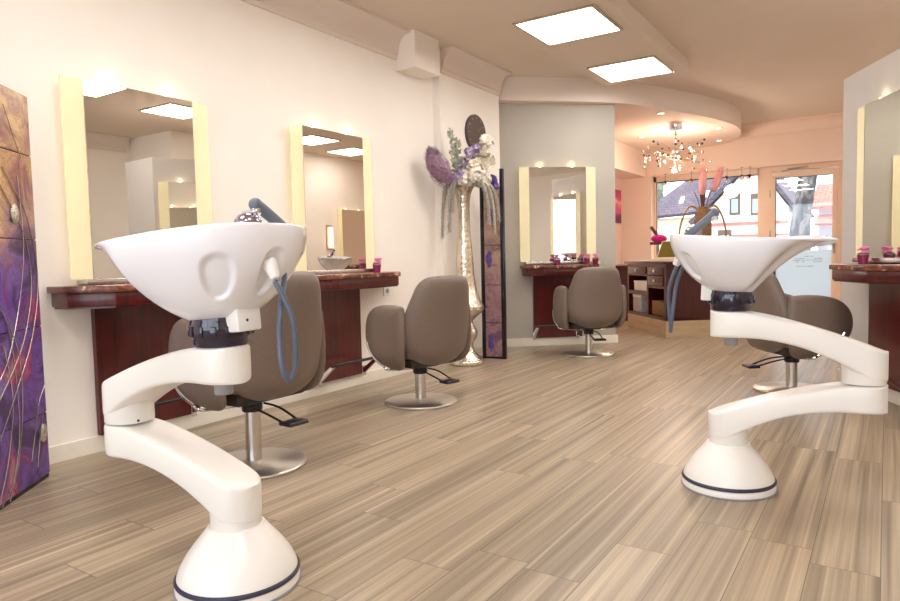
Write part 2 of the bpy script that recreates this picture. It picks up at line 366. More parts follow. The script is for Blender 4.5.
def wallplace(anchor, rz):
    """point at distance s along a wall and d out from it, from its anchor."""
    def f(s, d, z=0.0):
        return (anchor[0]+s*cos(rz)+d*sin(rz), anchor[1]+s*sin(rz)-d*cos(rz), z)
    return f
def cf(r_, f_): return (r_*0.8361-f_*0.5486, r_*0.5486+f_*0.8361)

# ------------------------------------------------------------------ room
XL = -3.37; HC = 2.78; YW = 10.60
bm = newbm(); box(bm, -3.8, 2.8, -2.8, 10.95, -0.1, 0.0); struct('floor', bm, 'floor')
bm = newbm(); box(bm, -3.9, 2.9, -2.9, 11.0, HC, HC+0.12); struct('ceiling', bm, 'ceiling')
# left wall (nearer run), then a shallow step out where the wall comes forward
bm = newbm(); box(bm, XL-0.15, XL, -2.8, 4.93, 0, HC); struct('wall_left', bm, 'wall')
bm = newbm(); box(bm, XL-0.15, XL+0.075, 4.93, 6.0, 0, HC)
struct('wall_left_step', bm, 'wall')
# grey diagonal wall
GA = (-3.36, 6.17); GB = (-2.44, 6.98); GR = math.atan2(GB[1]-GA[1], GB[0]-GA[0])
gd = Vector((cos(GR), sin(GR))); gn = Vector((-sin(GR), cos(GR)))
def gp(s, d): p = Vector(GA)+gd*s+gn*d; return (p.x, p.y)
L = (Vector(GB)-Vector(GA)).length
bm = newbm(); prism(bm, [gp(-0.25, 0), gp(L, 0), gp(L, 0.14), gp(-0.45, 0.14)], 0, HC); struct('wall_grey_diagonal', bm, 'greywall')
# far left wall with recess
XF = -3.20
bm = newbm(); box(bm, -3.75, -3.6, 6.3, 10.75, 0, HC); box(bm, -3.62, XF, 6.4, 9.0, 0, HC); box(bm, -3.6, XF, 9.0, YW, 2.16, HC)
struct('wall_far_left', bm, 'warmlit_wall')
# window wall
bm = newbm()
box(bm, -3.7, -3.12, YW, YW+0.3, 0, HC); box(bm, -3.12, -0.52, YW, YW+0.3, 2.165, HC)
box(bm, -3.12, -1.58, YW, YW+0.3, 0, 0.72); box(bm, -0.52, 2.7, YW, YW+0.3, 0, HC)
struct('wall_window', bm, 'warmlit_wall')
bm = newbm(); box(bm, 2.6, 2.75, -2.8, 10.9, 0, HC); struct('wall_right', bm, 'wall')
bm = newbm(); box(bm, -3.5, -3.0, -2.8, -2.65, 0, HC); box(bm, 2.1, 2.75, -2.8, -2.65, 0, HC); box(bm, -3.0, 2.1, -2.8, -2.65, 2.5, HC); box(bm, -3.0, 2.1, -2.8, -2.65, 0, 0.15)
struct('wall_rear', bm, 'wall')
bm = newbm()
for x in (-3.0, -1.32, 0.36, 2.04): box(bm, x, x+0.06, -2.76, -2.70, 0.15, 2.5)
box(bm, -3.0, 2.1, -2.76, -2.70, 0.15, 0.21); box(bm, -3.0, 2.1, -2.76, -2.70, 2.44, 2.5)
w2 = struct('window_2', bm, 'whiteframe')
bm = newbm(); box(bm, -2.95, 2.05, -2.735, -2.725, 0.2, 2.45); obj('window_pane', bm, 'glass', w2, False)
def portal(x0, x1, z0, z1, y, up):
    l = bpy.data.lights.new('daylight_portal', 'AREA'); l.shape = 'RECTANGLE'; l.size = x1-x0; l.size_y = z1-z0; l.cycles.is_portal = True
    o = bpy.data.objects.new('daylight_portal', l); COL.objects.link(o); o.location = ((x0+x1)/2, y, (z0+z1)/2)
    o.rotation_euler = (radians(90) if up else radians(-90), 0, 0)
portal(-2.95, 2.05, 0.2, 2.45, -2.78, False if False else True)
portal(-3.1, -0.6, 0.27, 2.1, 10.95, False)
# half-height partition block with the fourth mirror
PA = (-0.275, 5.56); PB = (0.26, 4.48); PR = math.atan2(PB[1]-PA[1], PB[0]-PA[0]); PL = sqrt((PB[0]-PA[0])**2+(PB[1]-PA[1])**2)
bm = newbm(); prism(bm, [PA, PB, (0.85, 4.52), (0.85, 5.60), (-0.1, 5.66)], 0, 2.15, bev=0.004); struct('wall_partition', bm, 'partwall')
bm = newbm(); box(bm, 1.6, 2.6, 5.66, YW, 0, HC); struct('wall_right_far', bm, 'wall')
# ceiling: crown mouldings
def crown(bm, p0, p1, nx, ny, r=0.15, zb=2.60):
    """cove profile from the wall at zb to the ceiling; (nx,ny) points into the room"""
    prof = [(0, zb-0.03), (0.012, zb-0.03), (0.015, zb), (0.03, zb+0.01)]
    for i in range(7):
        a = i/6*pi/2; prof.append((0.03+(r-0.05)*(1-cos(a)), zb+0.01+(HC-zb-0.03)*sin(a)))
    prof += [(r, HC-0.02), (r, HC+0.01), (0, HC+0.01)]
    A = [bm.verts.new((p0[0]+nx*d, p0[1]+ny*d, z)) for d, z in prof]; B = [bm.verts.new((p1[0]+nx*d, p1[1]+ny*d, z)) for d, z in prof]
    n = len(prof)
    for i in range(n): bm.faces.new((A[i], A[(i+1) % n], B[(i+1) % n], B[i]))
    bm.faces.new(A); bm.faces.new(B[::-1])
bm = newbm(); crown(bm, (XL, -2.7), (XL, 4.5), 1, 0); o = struct('trim_1', bm, 'soffit', True)
bm = newbm(); crown(bm, (XL+0.075, 4.95), (XL+0.075, 6.0), 1, 0); struct('trim_2', bm, 'soffit', True)
bm = newbm(); crown(bm, (XF, YW), (1.6, YW), 0, -1); struct('trim_3', bm, 'warmlit_wall', True)
bm = newbm(); crown(bm, (2.6, -2.65), (2.6, 5.6), -1, 0); struct('trim_4', bm, 'soffit', True)
# boxed-in beam end in the corner of the wall step
bm = newbm(); box(bm, XL, -3.174, 4.41, 4.76, 2.485, HC, bev=0.004); struct('beam', bm, 'wall')
# dropped slab that carries the light panels
bm = newbm(); box(bm, -2.42, -1.60, -2.6, 6.66, 2.66, HC, bev=0.006); struct('ceiling_light_slab', bm, 'ceiling')
# round dropped canopy over the reception
rim = [(-3.6, 5.78), (-3.28, 6.07), (-2.86, 6.45), (-2.42, 6.90), (-2.23, 7.24), (-2.024, 7.74), (-1.84, 8.2), (-1.69, 8.72), (-1.62, 9.25), (-1.68, 9.85), (-1.86, 10.35), (-2.15, 10.62)]
rp = [(p.x, p.y) for p in smoothpath([(a, b, 0) for a, b in rim], 6)]
bm = newbm(); prism(bm, rp+[(-3.6, 10.62)], 2.54, HC); o = struct('ceiling_canopy', bm, 'soffit', True)
o.data.materials.append(M['warmlit_wall'])
for p in o.data.polygons:
    if p.normal.z < -0.5: p.material_index = 1
# baseboards
bm = newbm(); box(bm, XL, XL+0.014, -2.65, 4.93, 0, 0.085, bev=0.003); box(bm, XL, XL+0.09, 4.915, 4.93, 0, 0.085); struct('baseboard_left', bm, 'trim')
bm = newbm(); box(bm, XL+0.075, XL+0.09, 4.93, 6.0, 0, 0.085, bev=0.003); struct('baseboard_left_step', bm, 'trim')
bm = newbm(); prism(bm, [gp(0, -0.016), gp(L+0.016, -0.016), gp(L+0.016, 0.14), gp(L, 0.14), gp(L, 0), gp(0, 0)], 0, 0.085); struct('baseboard_grey', bm, 'trim')
pd = Vector((cos(PR), sin(PR))); pn = Vector((sin(PR), -cos(PR)))
def pp(s, d): p = Vector(PA)+pd*s+pn*d; return (p.x, p.y)
bm = newbm(); prism(bm, [pp(-0.015, -0.05), pp(-0.015, 0.015), pp(PL+0.01, 0.015), pp(PL+0.01, 0), pp(0, 0), pp(0, -0.05)], 0, 0.085); struct('baseboard_partition', bm, 'trim')
bm = newbm(); box(bm, -0.52, 1.6, YW-0.015, YW, 0, 0.085); struct('baseboard_window', bm, 'trim')

bm = newbm(); box(bm, 1.585, 1.6, 5.7, YW-0.02, 0, 0.085); struct('baseboard_right_far', bm, 'trim')
# shop window and glass door
YG = YW+0.16
bm = newbm(); y0, y1 = YG-0.03, YG+0.03
box(bm, -3.12, -3.075, y0, y1, 0.72, 2.165); box(bm, -3.12, -1.58, y0, y1, 2.08, 2.165); box(bm, -3.12, -1.58, y0, y1, 0.72, 0.78)
box(bm, -1.60, -1.42, y0, y1, 0.0, 2.165)
w1 = struct('window_1', bm, 'pframe')
bm = newbm(); box(bm, -3.08, -1.59, YG-0.004, YG+0.004, 0.77, 2.09); obj('window_pane', bm, 'glass', w1, False)
bm = newbm(); box(bm, -3.075, -3.062, y0-0.004, y0+0.004, 0.78, 2.08); box(bm, -3.075, -1.60, y0-0.004, y0+0.004, 2.062, 2.08); obj('window_seal', bm, 'darkseal', w1, False)
bm = newbm(); box(bm, -3.12, -1.58, YW-0.16, YW+0.13, 0.72, 0.755, bev=0.006); struct('windowsill', bm, 'trim')
bm = newbm()
box(bm, -1.42, -1.36, y0-0.01, y1, 0.0, 2.09); box(bm, -0.645, -0.585, y0-0.01, y1, 0, 2.09); box(bm, -1.36, -0.645, y0-0.01, y1, 2.0, 2.09); box(bm, -1.36, -0.645, y0-0.01, y1, 0.0, 0.27)
d1 = struct('door_1', bm, 'pframe')
bm = newbm(); box(bm, -0.58, -0.52, y0-0.03, y1, 0, 2.165); box(bm, -1.42, -0.52, y0-0.02, y1, 2.098, 2.165); obj('door_frame', bm, 'pframe', d1, False)
bm = newbm(); box(bm, -1.362, -0.643, YG-0.004, YG+0.004, 0.265, 2.005); obj('door_pane', bm, 'glass', d1, False)
bm = newbm(); box(bm, -1.362, -0.643, YG-0.012, YG-0.008, 0.265, 0.95); fr = obj('frosted_film', bm, 'frost', d1, False)
bm = newbm(); box(bm, -1.362, -1.352, y0-0.014, y0-0.006, 0.27, 2.0); box(bm, -1.362, -0.643, y0-0.014, y0-0.006, 1.99, 2.0); obj('door_seal', bm, 'darkseal', d1, False)
bm = newbm(); rr = random.Random(3)
for (z, x0, x1) in [(0.865, -0.98, -0.93), (0.865, -0.90, -0.87), (0.835, -1.10, -0.98), (0.835, -0.86, -0.76), (0.812, -1.13, -1.04), (0.812, -1.02, -0.98), (0.812, -0.955, -0.76), (0.788, -1.1, -1.05), (0.788, -1.02, -0.98), (0.788, -0.87, -0.76), (0.725, -1.08, -0.86)]:
    x = x0
    while x < x1:
        w = rr.uniform(0.006, 0.016); h = rr.uniform(0.006, 0.011)
        box(bm, x, min(x+w, x1), YG-0.0145, YG-0.0122, z-h/2, z+h/2); x += w+rr.uniform(0.003, 0.008)
obj('lettering', bm, 'lettering', fr, False)
bm = newbm(); box(bm, -1.40, -1.17, y0-0.07, y0-0.012, 2.02, 2.075, bev=0.005); o = obj('door_closer', bm, 'peach', d1)
bm = newbm(); tube(bm, [(-1.28, y0-0.05, 2.085), (-0.94, y0-0.10, 2.125)], 0.008, smooth=0); tube(bm, [(-0.94, y0-0.10, 2.125), (-1.22, y0-0.012, 2.12)], 0.006, smooth=0); obj('closer_arm', bm, 'greyp', o)
bm = newbm(); box(bm, -0.625, -0.605, y0-0.02, y0-0.01, 0.9, 1.08, bev=0.004); tube(bm, [(-0.615, y0-0.02, 1.03), (-0.615, y0-0.06, 1.03), (-0.70, y0-0.06, 1.03)], 0.008, smooth=0); obj('door_handle', bm, 'greyp', d1)
for z in (0.35, 1.2, 1.78):
    bm = newbm(); lathe(bm, [(0.011, -0.05), (0.011, 0.05)], 12, (-1.43, y0-0.012, z)); obj('hinge', bm, 'alu', d1)

# ------------------------------------------------------------------ ceiling light panels
def light_panel(x, y, z, label, group):
    t = thing('ceiling_light_panel', label, 'ceiling light', (x, y, z), 0, group)
    h = 0.31
    bm = newbm()
    for a, b, c, d in ((-h, h, -h, -h+0.02), (-h, h, h-0.02, h), (-h, -h+0.02, -h+0.02, h-0.02), (h-0.02, h, -h+0.02, h-0.02)): box(bm, a, b, c, d, -0.014, 0.0)
    obj('light_frame', bm, 'alu', t, False)
    bm = newbm(); box(bm, -h+0.02, h-0.02, -h+0.02, h-0.02, -0.010, -0.001); obj('diffuser', bm, 'panel', t, False)
    return t
GP = 'square ceiling light panels'
lp = light_panel(-2.01, 4.76, 2.66, 'larger-looking square lit ceiling panel over the middle of the salon', GP)
dup(lp, (-2.01, 6.20, 2.66), 0, 'smaller-looking square lit ceiling panel next to the round dropped ceiling', GP)
for (x, y), w in zip([(-2.01, 3.32), (-2.01, 1.88), (-2.01, 0.44)], ['first', 'second', 'third']):  # row continued out of frame, added only to light the room
    dup(lp, (x, y, 2.66), 0, f'added fill light panel, out of frame, {w} in the slab before the visible pair', GP)
for (x, y), w in zip([(0.5, 5.0), (0.25, 3.75), (0.05, 0.6), (0.05, -1.0), (0.67, 7.4), (0.94, 8.6)], ['panel seen in the big mirror, whole', 'panel seen cut off by the big mirror edge', 'added unseen fill light near the camera', 'added unseen fill light behind the camera', 'whole panel seen in the second mirror', 'farther panel seen in the second mirror']):  # pair around the camera is added for light; the others show in mirrors
    dup(lp, (x, y, HC), 0, f'square light panel in the ceiling, {w}', GP)

# downlights in the canopy
def downlight(x, y, z, label, group, power=9):
    t = thing('downlight', label, 'ceiling light', (x, y, z), 0, group)
    bm = newbm(); lathe(bm, [(0.034, -0.002), (0.036, -0.008), (0.046, -0.008), (0.05, -0.003), (0.05, 0.0), (0.034, 0.0)], 24, caps=False); obj('trim_ring', bm, 'alu', t)
    bm = newbm(); lathe(bm, [(0.034, -0.004), (0.034, -0.001)], 24); obj('lamp_lens', bm, 'bulb', t)
    return t
SP = [(-2.19, 7.78, 'back left'), (-2.80, 9.15, 'left')]
GS = 'halogen downlights in the round dropped ceiling'
dl = downlight(-2.17, 7.75, 2.54, 'lit halogen downlight in front of the chandelier canopy', GS)
dup(dl, (-2.80, 9.10, 2.54), 0, 'lit halogen downlight nearest the wall with the pink picture', GS)
dup(dl, (-1.83, 9.15, 2.54), 0, 'lit halogen downlight by the curved ceiling edge, nearer of the two', GS)
dup(dl, (-2.02, 10.15, 2.54), 0, 'lit halogen downlight by the curved ceiling edge, closer to the window', GS)
def spotlight(name, loc, direction, power, col=(1, 0.83, 0.70), angle=110, size=0.03):
    l = bpy.data.lights.new(name, 'SPOT'); l.energy = power; l.color = col; l.spot_size = radians(angle); l.spot_blend = 0.8; l.shadow_soft_size = size
    o = bpy.data.objects.new(name, l); COL.objects.link(o); o.location = loc
    o.rotation_euler = Vector(direction).to_track_quat('-Z', 'Y').to_euler(); return o
for x, y in ((-2.17, 7.75), (-2.80, 9.10), (-1.83, 9.15), (-2.02, 10.15)):
    spotlight('downlight_beam', (x, y, 2.52), (0, 0, -1), 30)

# ------------------------------------------------------------------ chandelier
CH = (-2.19, 8.46, 2.54)
ch = thing('chandelier', 'chrome chandelier of many thin wires with small balls and lit bulbs under round ceiling', 'chandelier', CH)
bm = newbm(); lathe(bm, [(0.075, -0.075), (0.078, -0.07), (0.078, 0)], 32); obj('ceiling_rose', bm, 'chrome', ch)
bm = newbm(); lathe(bm, [(0.008, -0.40), (0.008, -0.07)], 12); ball(bm, (0, 0, -0.13), 0.02); ball(bm, (0, 0, -0.18), 0.016); ball(bm, (0, 0, -0.40), 0.05, 20, 14); obj('stem', bm, 'chrome', ch)
rc = random.Random(11); bmw = newbm(); bmb = newbm(); bmd = newbm(); bulbs = []
for i in range(80):
    a = rc.uniform(0, 2*pi); el = rc.uniform(-0.45, 0.75); ln = rc.uniform(0.22, 0.46)
    e = Vector((cos(a)*cos(el)*ln*0.98, sin(a)*cos(el)*ln*0.98, -0.44+sin(el)*ln*0.72))
    mid = Vector((e.x*0.45, e.y*0.45, -0.40+(e.z+0.40)*0.75))
    tube(bmw, [(0, 0, -0.40), mid, e], 0.0015, 5, 3)
    if i % 7 == 0: bulbs.append(e)
    elif i % 2: ball(bmb, e, rc.uniform(0.010, 0.018), 10, 8)
    else: ball(bmd, e, rc.uniform(0.010, 0.018), 10, 8)
obj('wire_spray', bmw, 'alu', ch); obj('glass_balls', bmb, 'chrome', ch)['kind'] = 'stuff'
obj('amber_balls', bmd, pm('amber_glass_balls', srgb(128, 92, 50), 0.1, coat=0.5), ch)['kind'] = 'stuff'
for e in bulbs:
    bm = newbm(); ball(bm, e, 0.012, 10, 8); obj('bulb', bm, 'bulb', ch)
l = bpy.data.lights.new('chandelier_light', 'POINT'); l.energy = 30; l.color = (1, 0.80, 0.64); l.shadow_soft_size = 0.12
o = bpy.data.objects.new('chandelier_light', l); COL.objects.link(o); o.location = (CH[0]-0.12, CH[1]+0.42, CH[2]-0.52)
# window spotlights on short stems
GWL = 'small spotlights hanging along the window head'
wl = thing('window_spotlight', 'small hanging spotlight at the window corner, above the slate roof', 'spotlight', (-2.86, 10.45, 2.165), 0, GWL)
bm = newbm(); lathe(bm, [(0.02, -0.01), (0.02, 0)], 16); lathe(bm, [(0.005, -0.10), (0.005, -0.01)], 8); obj('stem', bm, 'greyp', wl)
bm = newbm(); lathe(bm, [(0.018, 0.0), (0.026, 0.01), (0.032, 0.055), (0.030, 0.06)], 20); bm.transform(Matrix.Translation((0, 0, -0.115)) @ Matrix.Rotation(radians(130), 4, 'X')); obj('lamp_head', bm, 'black', wl)
bm = newbm(); lathe(bm, [(0.026, 0.061), (0.026, 0.064)], 16); bm.transform(Matrix.Translation((0, 0, -0.115)) @ Matrix.Rotation(radians(130), 4, 'X')); obj('lamp_lens', bm, 'peach', wl)
for x, s in ((-2.47, 'left of the pink pampas plumes'), (-1.97, 'over the house gable slope'), (-1.77, 'over the first upstairs house window'), (-1.66, 'next to the door post')):
    dup(wl, (x, 10.45, 2.165), radians(random.uniform(-40, 40)), f'small hanging spotlight at the window head, {s}', GWL)

# ------------------------------------------------------------------ styling stations
ST1 = (XL, 2.15, 0, radians(90)); ST2 = (XL, 3.645, 0, radians(90))
g0 = gp(0.575, 0); ST3 = (g0[0], g0[1], 0, GR)
p0 = pp(0.75, 0); ST4 = (p0[0], p0[1], 0, PR)
def make_console(label, hw=0.53, st=None, pl=-0.335):
    st = st or ST1
    t = thing('styling_console', label, 'shelf', st[:3], st[3], 'wall-hung salon consoles')
    poly = lambda g: [(-hw-g, -0.002), (-hw-g, -0.15-g*0.5), (-hw+0.17, -0.29-g), (hw-0.17, -0.29-g), (hw+g, -0.15-g*0.5), (hw+g, -0.002)]
    bm = newbm(); prism(bm, poly(0.012)[::-1], 0.825, 0.857, bev=0.003); obj('marble_top', bm, 'marble', t)
    bm = newbm(); prism(bm, poly(-0.008)[::-1], 0.757, 0.825, bev=0.004); prism(bm, poly(-0.02)[::-1], 0.748, 0.757); obj('apron', bm, 'mahogany', t)
    bm = newbm(); box(bm, pl, pl+0.53, -0.035, -0.002, 0.088, 0.748); obj('wall_panel', bm, 'mahogany', t, False)
    bm = newbm(); tube(bm, [(-0.30, -0.19, 0.225), (0.24, -0.19, 0.225)], 0.011, 12, 0); obj('footrest_bar', bm, 'black', t)
    for x, mname in ((-0.27, 'white'), (0.205, 'mahogany')):
        bm = newbm()
        pts = [(-0.185, 0.235), (-0.185, 0.21), (-0.055, 0.10), (-0.036, 0.10), (-0.036, 0.125)]
        A = [bm.verts.new((x-0.012, y, z)) for y, z in pts]; B = [bm.verts.new((x+0.012, y, z)) for y, z in pts]
        bm.faces.new(A); bm.faces.new(B[::-1])
        for i in range(5): bm.faces.new((A[i], A[(i+1) % 5], B[(i+1) % 5], B[i]))
        obj('footrest_bracket', bm, mname, t, False)
        bm = newbm(); box(bm, x-0.018, x+0.018, -0.046, -0.036, 0.075, 0.15, bev=0.002); obj('bracket_plate', bm, 'chrome', t)
    return t
con = make_console('mahogany wall console with red marble top under the mirror nearest the purple art column')
dup(con, ST2[:3], ST2[3], 'mahogany wall console with marble top on the cream wall, a plant pot at its end')
con3 = make_console('mahogany wall console with marble top on the grey diagonal wall', 0.395, ST3, -0.27)
dup(con3, ST4[:3], ST4[3], 'mahogany wall console with marble top on the low grey partition')
def make_mirror(label):
    t = thing('lit_mirror', label, 'mirror', (ST1[0], ST1[1]-0.036, 0.857), ST1[3], 'backlit salon mirrors')
    bm = newbm(); box(bm, -0.413, 0.413, -0.056, -0.050, 0.03, 1.01); obj('frosted_glass', bm, 'litglass', t, False)
    bm = newbm(); box(bm, -0.308, 0.308, -0.063, -0.0565, 0.03, 1.012, bev=0.0015, seg=1); obj('mirror_pane', bm, 'mirror', t, False)
    bm = newbm(); box(bm, -0.285, 0.285, -0.05, -0.001, 0.04, 0.985); obj('light_box', bm, 'white', t, False)
    bm = newbm(); box(bm, -0.36, 0.36, -0.10, -0.002, 0.001, 0.03, bev=0.004); obj('mirror_base', bm, 'steel', t)
    for x in (-0.18, 0.17):
        bm = newbm(); ball(bm, (x, -0.028, 1.018), 0.012, 10, 8); obj('bulb', bm, 'bulb', t)
    return t
mir = make_mirror('tall backlit mirror reflecting the grey partition, nearest the purple art column')
MI = [ST1, ST2, ST3, ST4]
dup(mir, (ST2[0], ST2[1]-0.062, 0.857), ST2[3], 'tall backlit mirror on the cream wall, between first mirror and the silver floor vase')
dup(mir, (*ST3[:2], 0.865), ST3[3], 'backlit mirror hanging on the grey diagonal wall')
dup(mir, (*ST4[:2], 0.865), ST4[3], 'backlit mirror on the low partition, cut off by the frame')
for sx, sy, _, rz in MI:
    for s in (-0.18, 0.17):
        l = bpy.data.lights.new('mirror_bulb_light', 'POINT'); l.energy = 0.07; l.color = (1, 0.8, 0.5); l.shadow_soft_size = 0.012
        o = bpy.data.objects.new('mirror_bulb_light', l); COL.objects.link(o)
        o.location = wallplace((sx, sy), rz)(s, 0.028, 1.905)

# plant pots
def make_pot(label, loc):
    t = thing('flower_pot', label, 'plant pot', loc, 0, 'small pink flower pots')
    bm = newbm(); lathe(bm, [(0.024, 0), (0.026, 0.002), (0.034, 0.055), (0.034, 0.058), (0.031, 0.058), (0.026, 0.02)], 24); obj('glass_pot', bm, 'magenta_glass', t)
    bm = newbm(); r = random.Random(2)
    for i in range(13):
        a = r.uniform(0, 2*pi); q = r.uniform(0, 0.024)
        c = Vector((q*cos(a)+0.006, q*sin(a), 0.066+r.uniform(0, 0.05)))
        for k in range(5):
            b = 2*pi*k/5; ico(bm, c+Vector((cos(b), sin(b), 0))*0.009, 0.0085, 1, 0, (1, 1, 0.7))
    obj('blossom', bm, 'pinkpetal', t)
    bm = newbm()
    for i in range(7):
        a = 2*pi*i/7; c = Vector((cos(a)*0.024, sin(a)*0.024, 0.064)); ico(bm, c, 0.010, 1, 0, (1, 1, 0.5))
    obj('leaves', bm, 'leaf', t)
    return t
w2p = wallplace(ST2[:2], ST2[3]); w3p = wallplace(ST3[:2], ST3[3]); w4p = wallplace(ST4[:2], ST4[3])
pot = make_pot('magenta glass pot of pink flowers at the end of the cream-wall console', w2p(0.29, 0.13, 0.857))
dup(pot, w3p(0.27, 0.16, 0.857), 0.5, 'pink flower pot on the grey-wall console, next to the pot by the white box')
dup(pot, w3p(0.355, 0.19, 0.857), 1.6, 'pink flower pot on the grey-wall console, the one closer to the white box')
dup(pot, w3p(-0.04, 0.14, 0.857), 2.6, 'pink flower pot alone at the art-panel side of the grey-wall console')
dup(pot, w4p(-0.13, 0.14, 0.857), 0.9, 'pink flower pot on the partition console, under its mirror')
bm = newbm(); box(bm, -0.03, 0.03, -0.02, 0.02, 0, 0.03, bev=0.003); o = obj('white_box', bm, 'white'); o.location = w3p(0.405, 0.10, 0.857); o.rotation_euler.z = GR
tag(o, 'small white box at the end of the grey-wall console', 'box')
# wall socket
bm = newbm(); box(bm, -0.04, 0.04, -0.012, 0, -0.04, 0.04, bev=0.003); s_ = obj('wall_socket', bm, 'white'); s_.location = (XL, 4.20, 0.70); s_.rotation_euler.z = radians(90)
tag(s_, 'white wall socket below the second console end', 'socket')
bm = newbm(); lathe(bm, [(0.02, 0), (0.02, 0.002)], 20); bm.transform(Matrix.Translation((0, -0.0125, 0)) @ Matrix.Rotation(radians(90), 4, 'X')); obj('socket_face', bm, 'greyp', s_)
# clock
ck = thing('wall_clock', 'round dark brown wall clock with thin pale hands above the flowers', 'clock', (XL+0.075, 5.51, 2.125), radians(90))
bm = newbm(); lathe(bm, [(0.175, 0), (0.178, 0.004), (0.178, 0.020), (0.172, 0.026)], 64); bm.transform(Matrix.Rotation(radians(90), 4, 'X')); obj('clock_face', bm, 'clock', ck)
for k in range(12):
    bm = newbm(); box(bm, -0.0012, 0.0012, -0.028, -0.0262, 0.135, 0.150, mat=Matrix.Rotation(2*pi*k/12, 4, 'Y')); obj('hour_mark', bm, 'peach', ck, False)
for ang, ln, nm in ((radians(50), 0.12, 'minute_hand'), (radians(35), 0.07, 'hour_hand'), (radians(200), 0.04, 'second_hand')):
    bm = newbm(); box(bm, -0.0025, 0.0025, -0.032, -0.029, -0.015, ln, mat=Matrix.Rotation(ang, 4, 'Y')); obj(nm, bm, 'silver', ck, False)

# ------------------------------------------------------------------ art panels
def art_panel(name, label, loc, rz, w, mat, cat='decorative panel'):
    return thing(name, label, cat, loc, rz, 'tiled decorative columns')
a1 = art_panel('art_column', 'tall purple and gold tiled art column with silver wire swirls, cut by frame edge', (-3.175, 1.485, 0), math.atan2(-0.757, 0.653), 0.6, 'art1')
tiles = [(0.02, 0.295), (0.30, 0.685), (0.69, 1.07), (1.075, 1.438), (1.443, 1.70)]
WA = 0.72
for z0, z1 in tiles:
    bm = newbm(); box(bm, 0, WA, -0.022, 0.0, z0, z1, bev=0.002, seg=1); obj('art_tile', bm, 'art1', a1, False)
bm = newbm(); box(bm, 0.004, WA-0.004, -0.03, -0.004, 0.0, 1.69); obj('backing_frame', bm, 'blackframe', a1, False)
def wire(pts, r=0.0022):
    bm = newbm(); tube(bm, [(x, 0.004+0.003*(i % 2), z) for i, (x, z) in enumerate(pts)], r, 6, 8); obj('silver_wire', bm, 'silver', a1)
# front face is local +y; local x runs away from the wall towards the camera (0 = wall end)
wire([(0.26, 1.36), (0.10, 1.19), (0.015, 0.92), (0.10, 0.66), (0.25, 0.45), (0.42, 0.26)], 0.003)
wire([(0.30, 1.30), (0.12, 1.09), (0.08, 0.86), (0.195, 0.62), (0.40, 0.42)], 0.003)
wire([(0.42, 0.01), (0.31, 0.10), (0.22, 0.34), (0.23, 0.60), (0.34, 0.80)], 0.003)
wire([(0.44, 0.02), (0.35, 0.20), (0.29, 0.42), (0.34, 0.64)], 0.003)
wire([(0.14, 1.34), (0.13, 1.05), (0.19, 0.80), (0.32, 0.57), (0.45, 0.46)], 0.0025)
wire([(0.36, 0.01), (0.27, 0.22), (0.25, 0.44), (0.30, 0.72), (0.42, 0.86)], 0.0025)
wire([(0.17, 0.12), (0.13, 0.24), (0.07, 0.36), (0.01, 0.43)], 0.003)
wire([(0.12, 0.08), (0.09, 0.20), (0.04, 0.32)], 0.003)
wire([(0.22, 1.62), (0.16, 1.50), (0.10, 1.42)], 0.0025)
for (x, z) in ((0.185, 1.175), (0.055, 0.215)):
    bm = newbm(); ico(bm, (x, 0.006, z), 0.036, 3, 0.15, (0.75, 0.3, 1.15)); obj('glitter_brooch', bm, 'glitter', a1)
a2 = art_panel('art_panel', 'narrow mauve tiled art panel between two black posts behind the silver vase', (-3.17, 5.40, 0), math.atan2(0.03, 0.2), 0.2, 'art2')
for z0, z1 in [(0.02, 0.335), (0.34, 0.69), (0.695, 1.06), (1.065, 1.40), (1.405, 1.60)]:
    bm = newbm(); box(bm, 0.02, 0.19, 0.0, 0.02, z0, z1, bev=0.002, seg=1); obj('art_tile', bm, 'art2', a2, False)
bm = newbm(); box(bm, 0.015, 0.195, 0.006, 0.028, 0.0, 1.6); obj('backing_frame', bm, 'blackframe', a2, False)
for x, h in ((-0.012, 1.62), (0.185, 1.76)):
    bm = newbm(); box(bm, x, x+0.034, -0.012, 0.03, 0.0, h, bev=0.002); obj('post', bm, 'blackframe', a2)
for z, x in ((0.16, 0.07), (0.93, 0.065), (1.36, 0.11)):
    bm = newbm(); ico(bm, (x, 0.0, z), 0.05, 3, 0.7, (0.55, 0.05, 1.5)); obj('violet_blot', bm, 'violet', a2)

# ------------------------------------------------------------------ vase and flowers
VX, VY = -3.13, 5.02
vs = thing('floor_vase', 'tall hammered silver floor vase with stepped baluster foot', 'vase', (VX, VY, 0))
k = 1/111.4
prof = [(0.150, 0.0), (0.158, 0.01), (0.158, 0.035), (0.150, 0.045), (0.115, 0.075), (0.085, 0.11), (0.068, 0.15), (0.062, 0.175), (0.068, 0.20), (0.088, 0.235), (0.102, 0.27), (0.100, 0.30), (0.084, 0.335), (0.066, 0.37), (0.060, 0.385), (0.070, 0.40), (0.10, 0.43), (0.138, 0.46), (0.158, 0.49), (0.162, 0.52), (0.138, 0.57), (0.115, 0.63), (0.098, 0.70), (0.086, 0.78), (0.078, 0.88), (0.072, 1.0), (0.063, 1.1), (0.057, 1.2), (0.053, 1.3), (0.053, 1.38), (0.058, 1.45), (0.070, 1.52), (0.092, 1.565), (0.112, 1.60), (0.118, 1.605), (0.112, 1.61)]
sp = smoothpath([(r, 0, z) for r, z in prof], 3)
pr = [(p.x, p.z) for p in sp]
bm = newbm(); lathe(bm, pr+[(0.085, 1.57), (0.055, 1.48), (0.05, 1.3)], 64); obj('vase_body', bm, 'hammered', vs, angle=60)
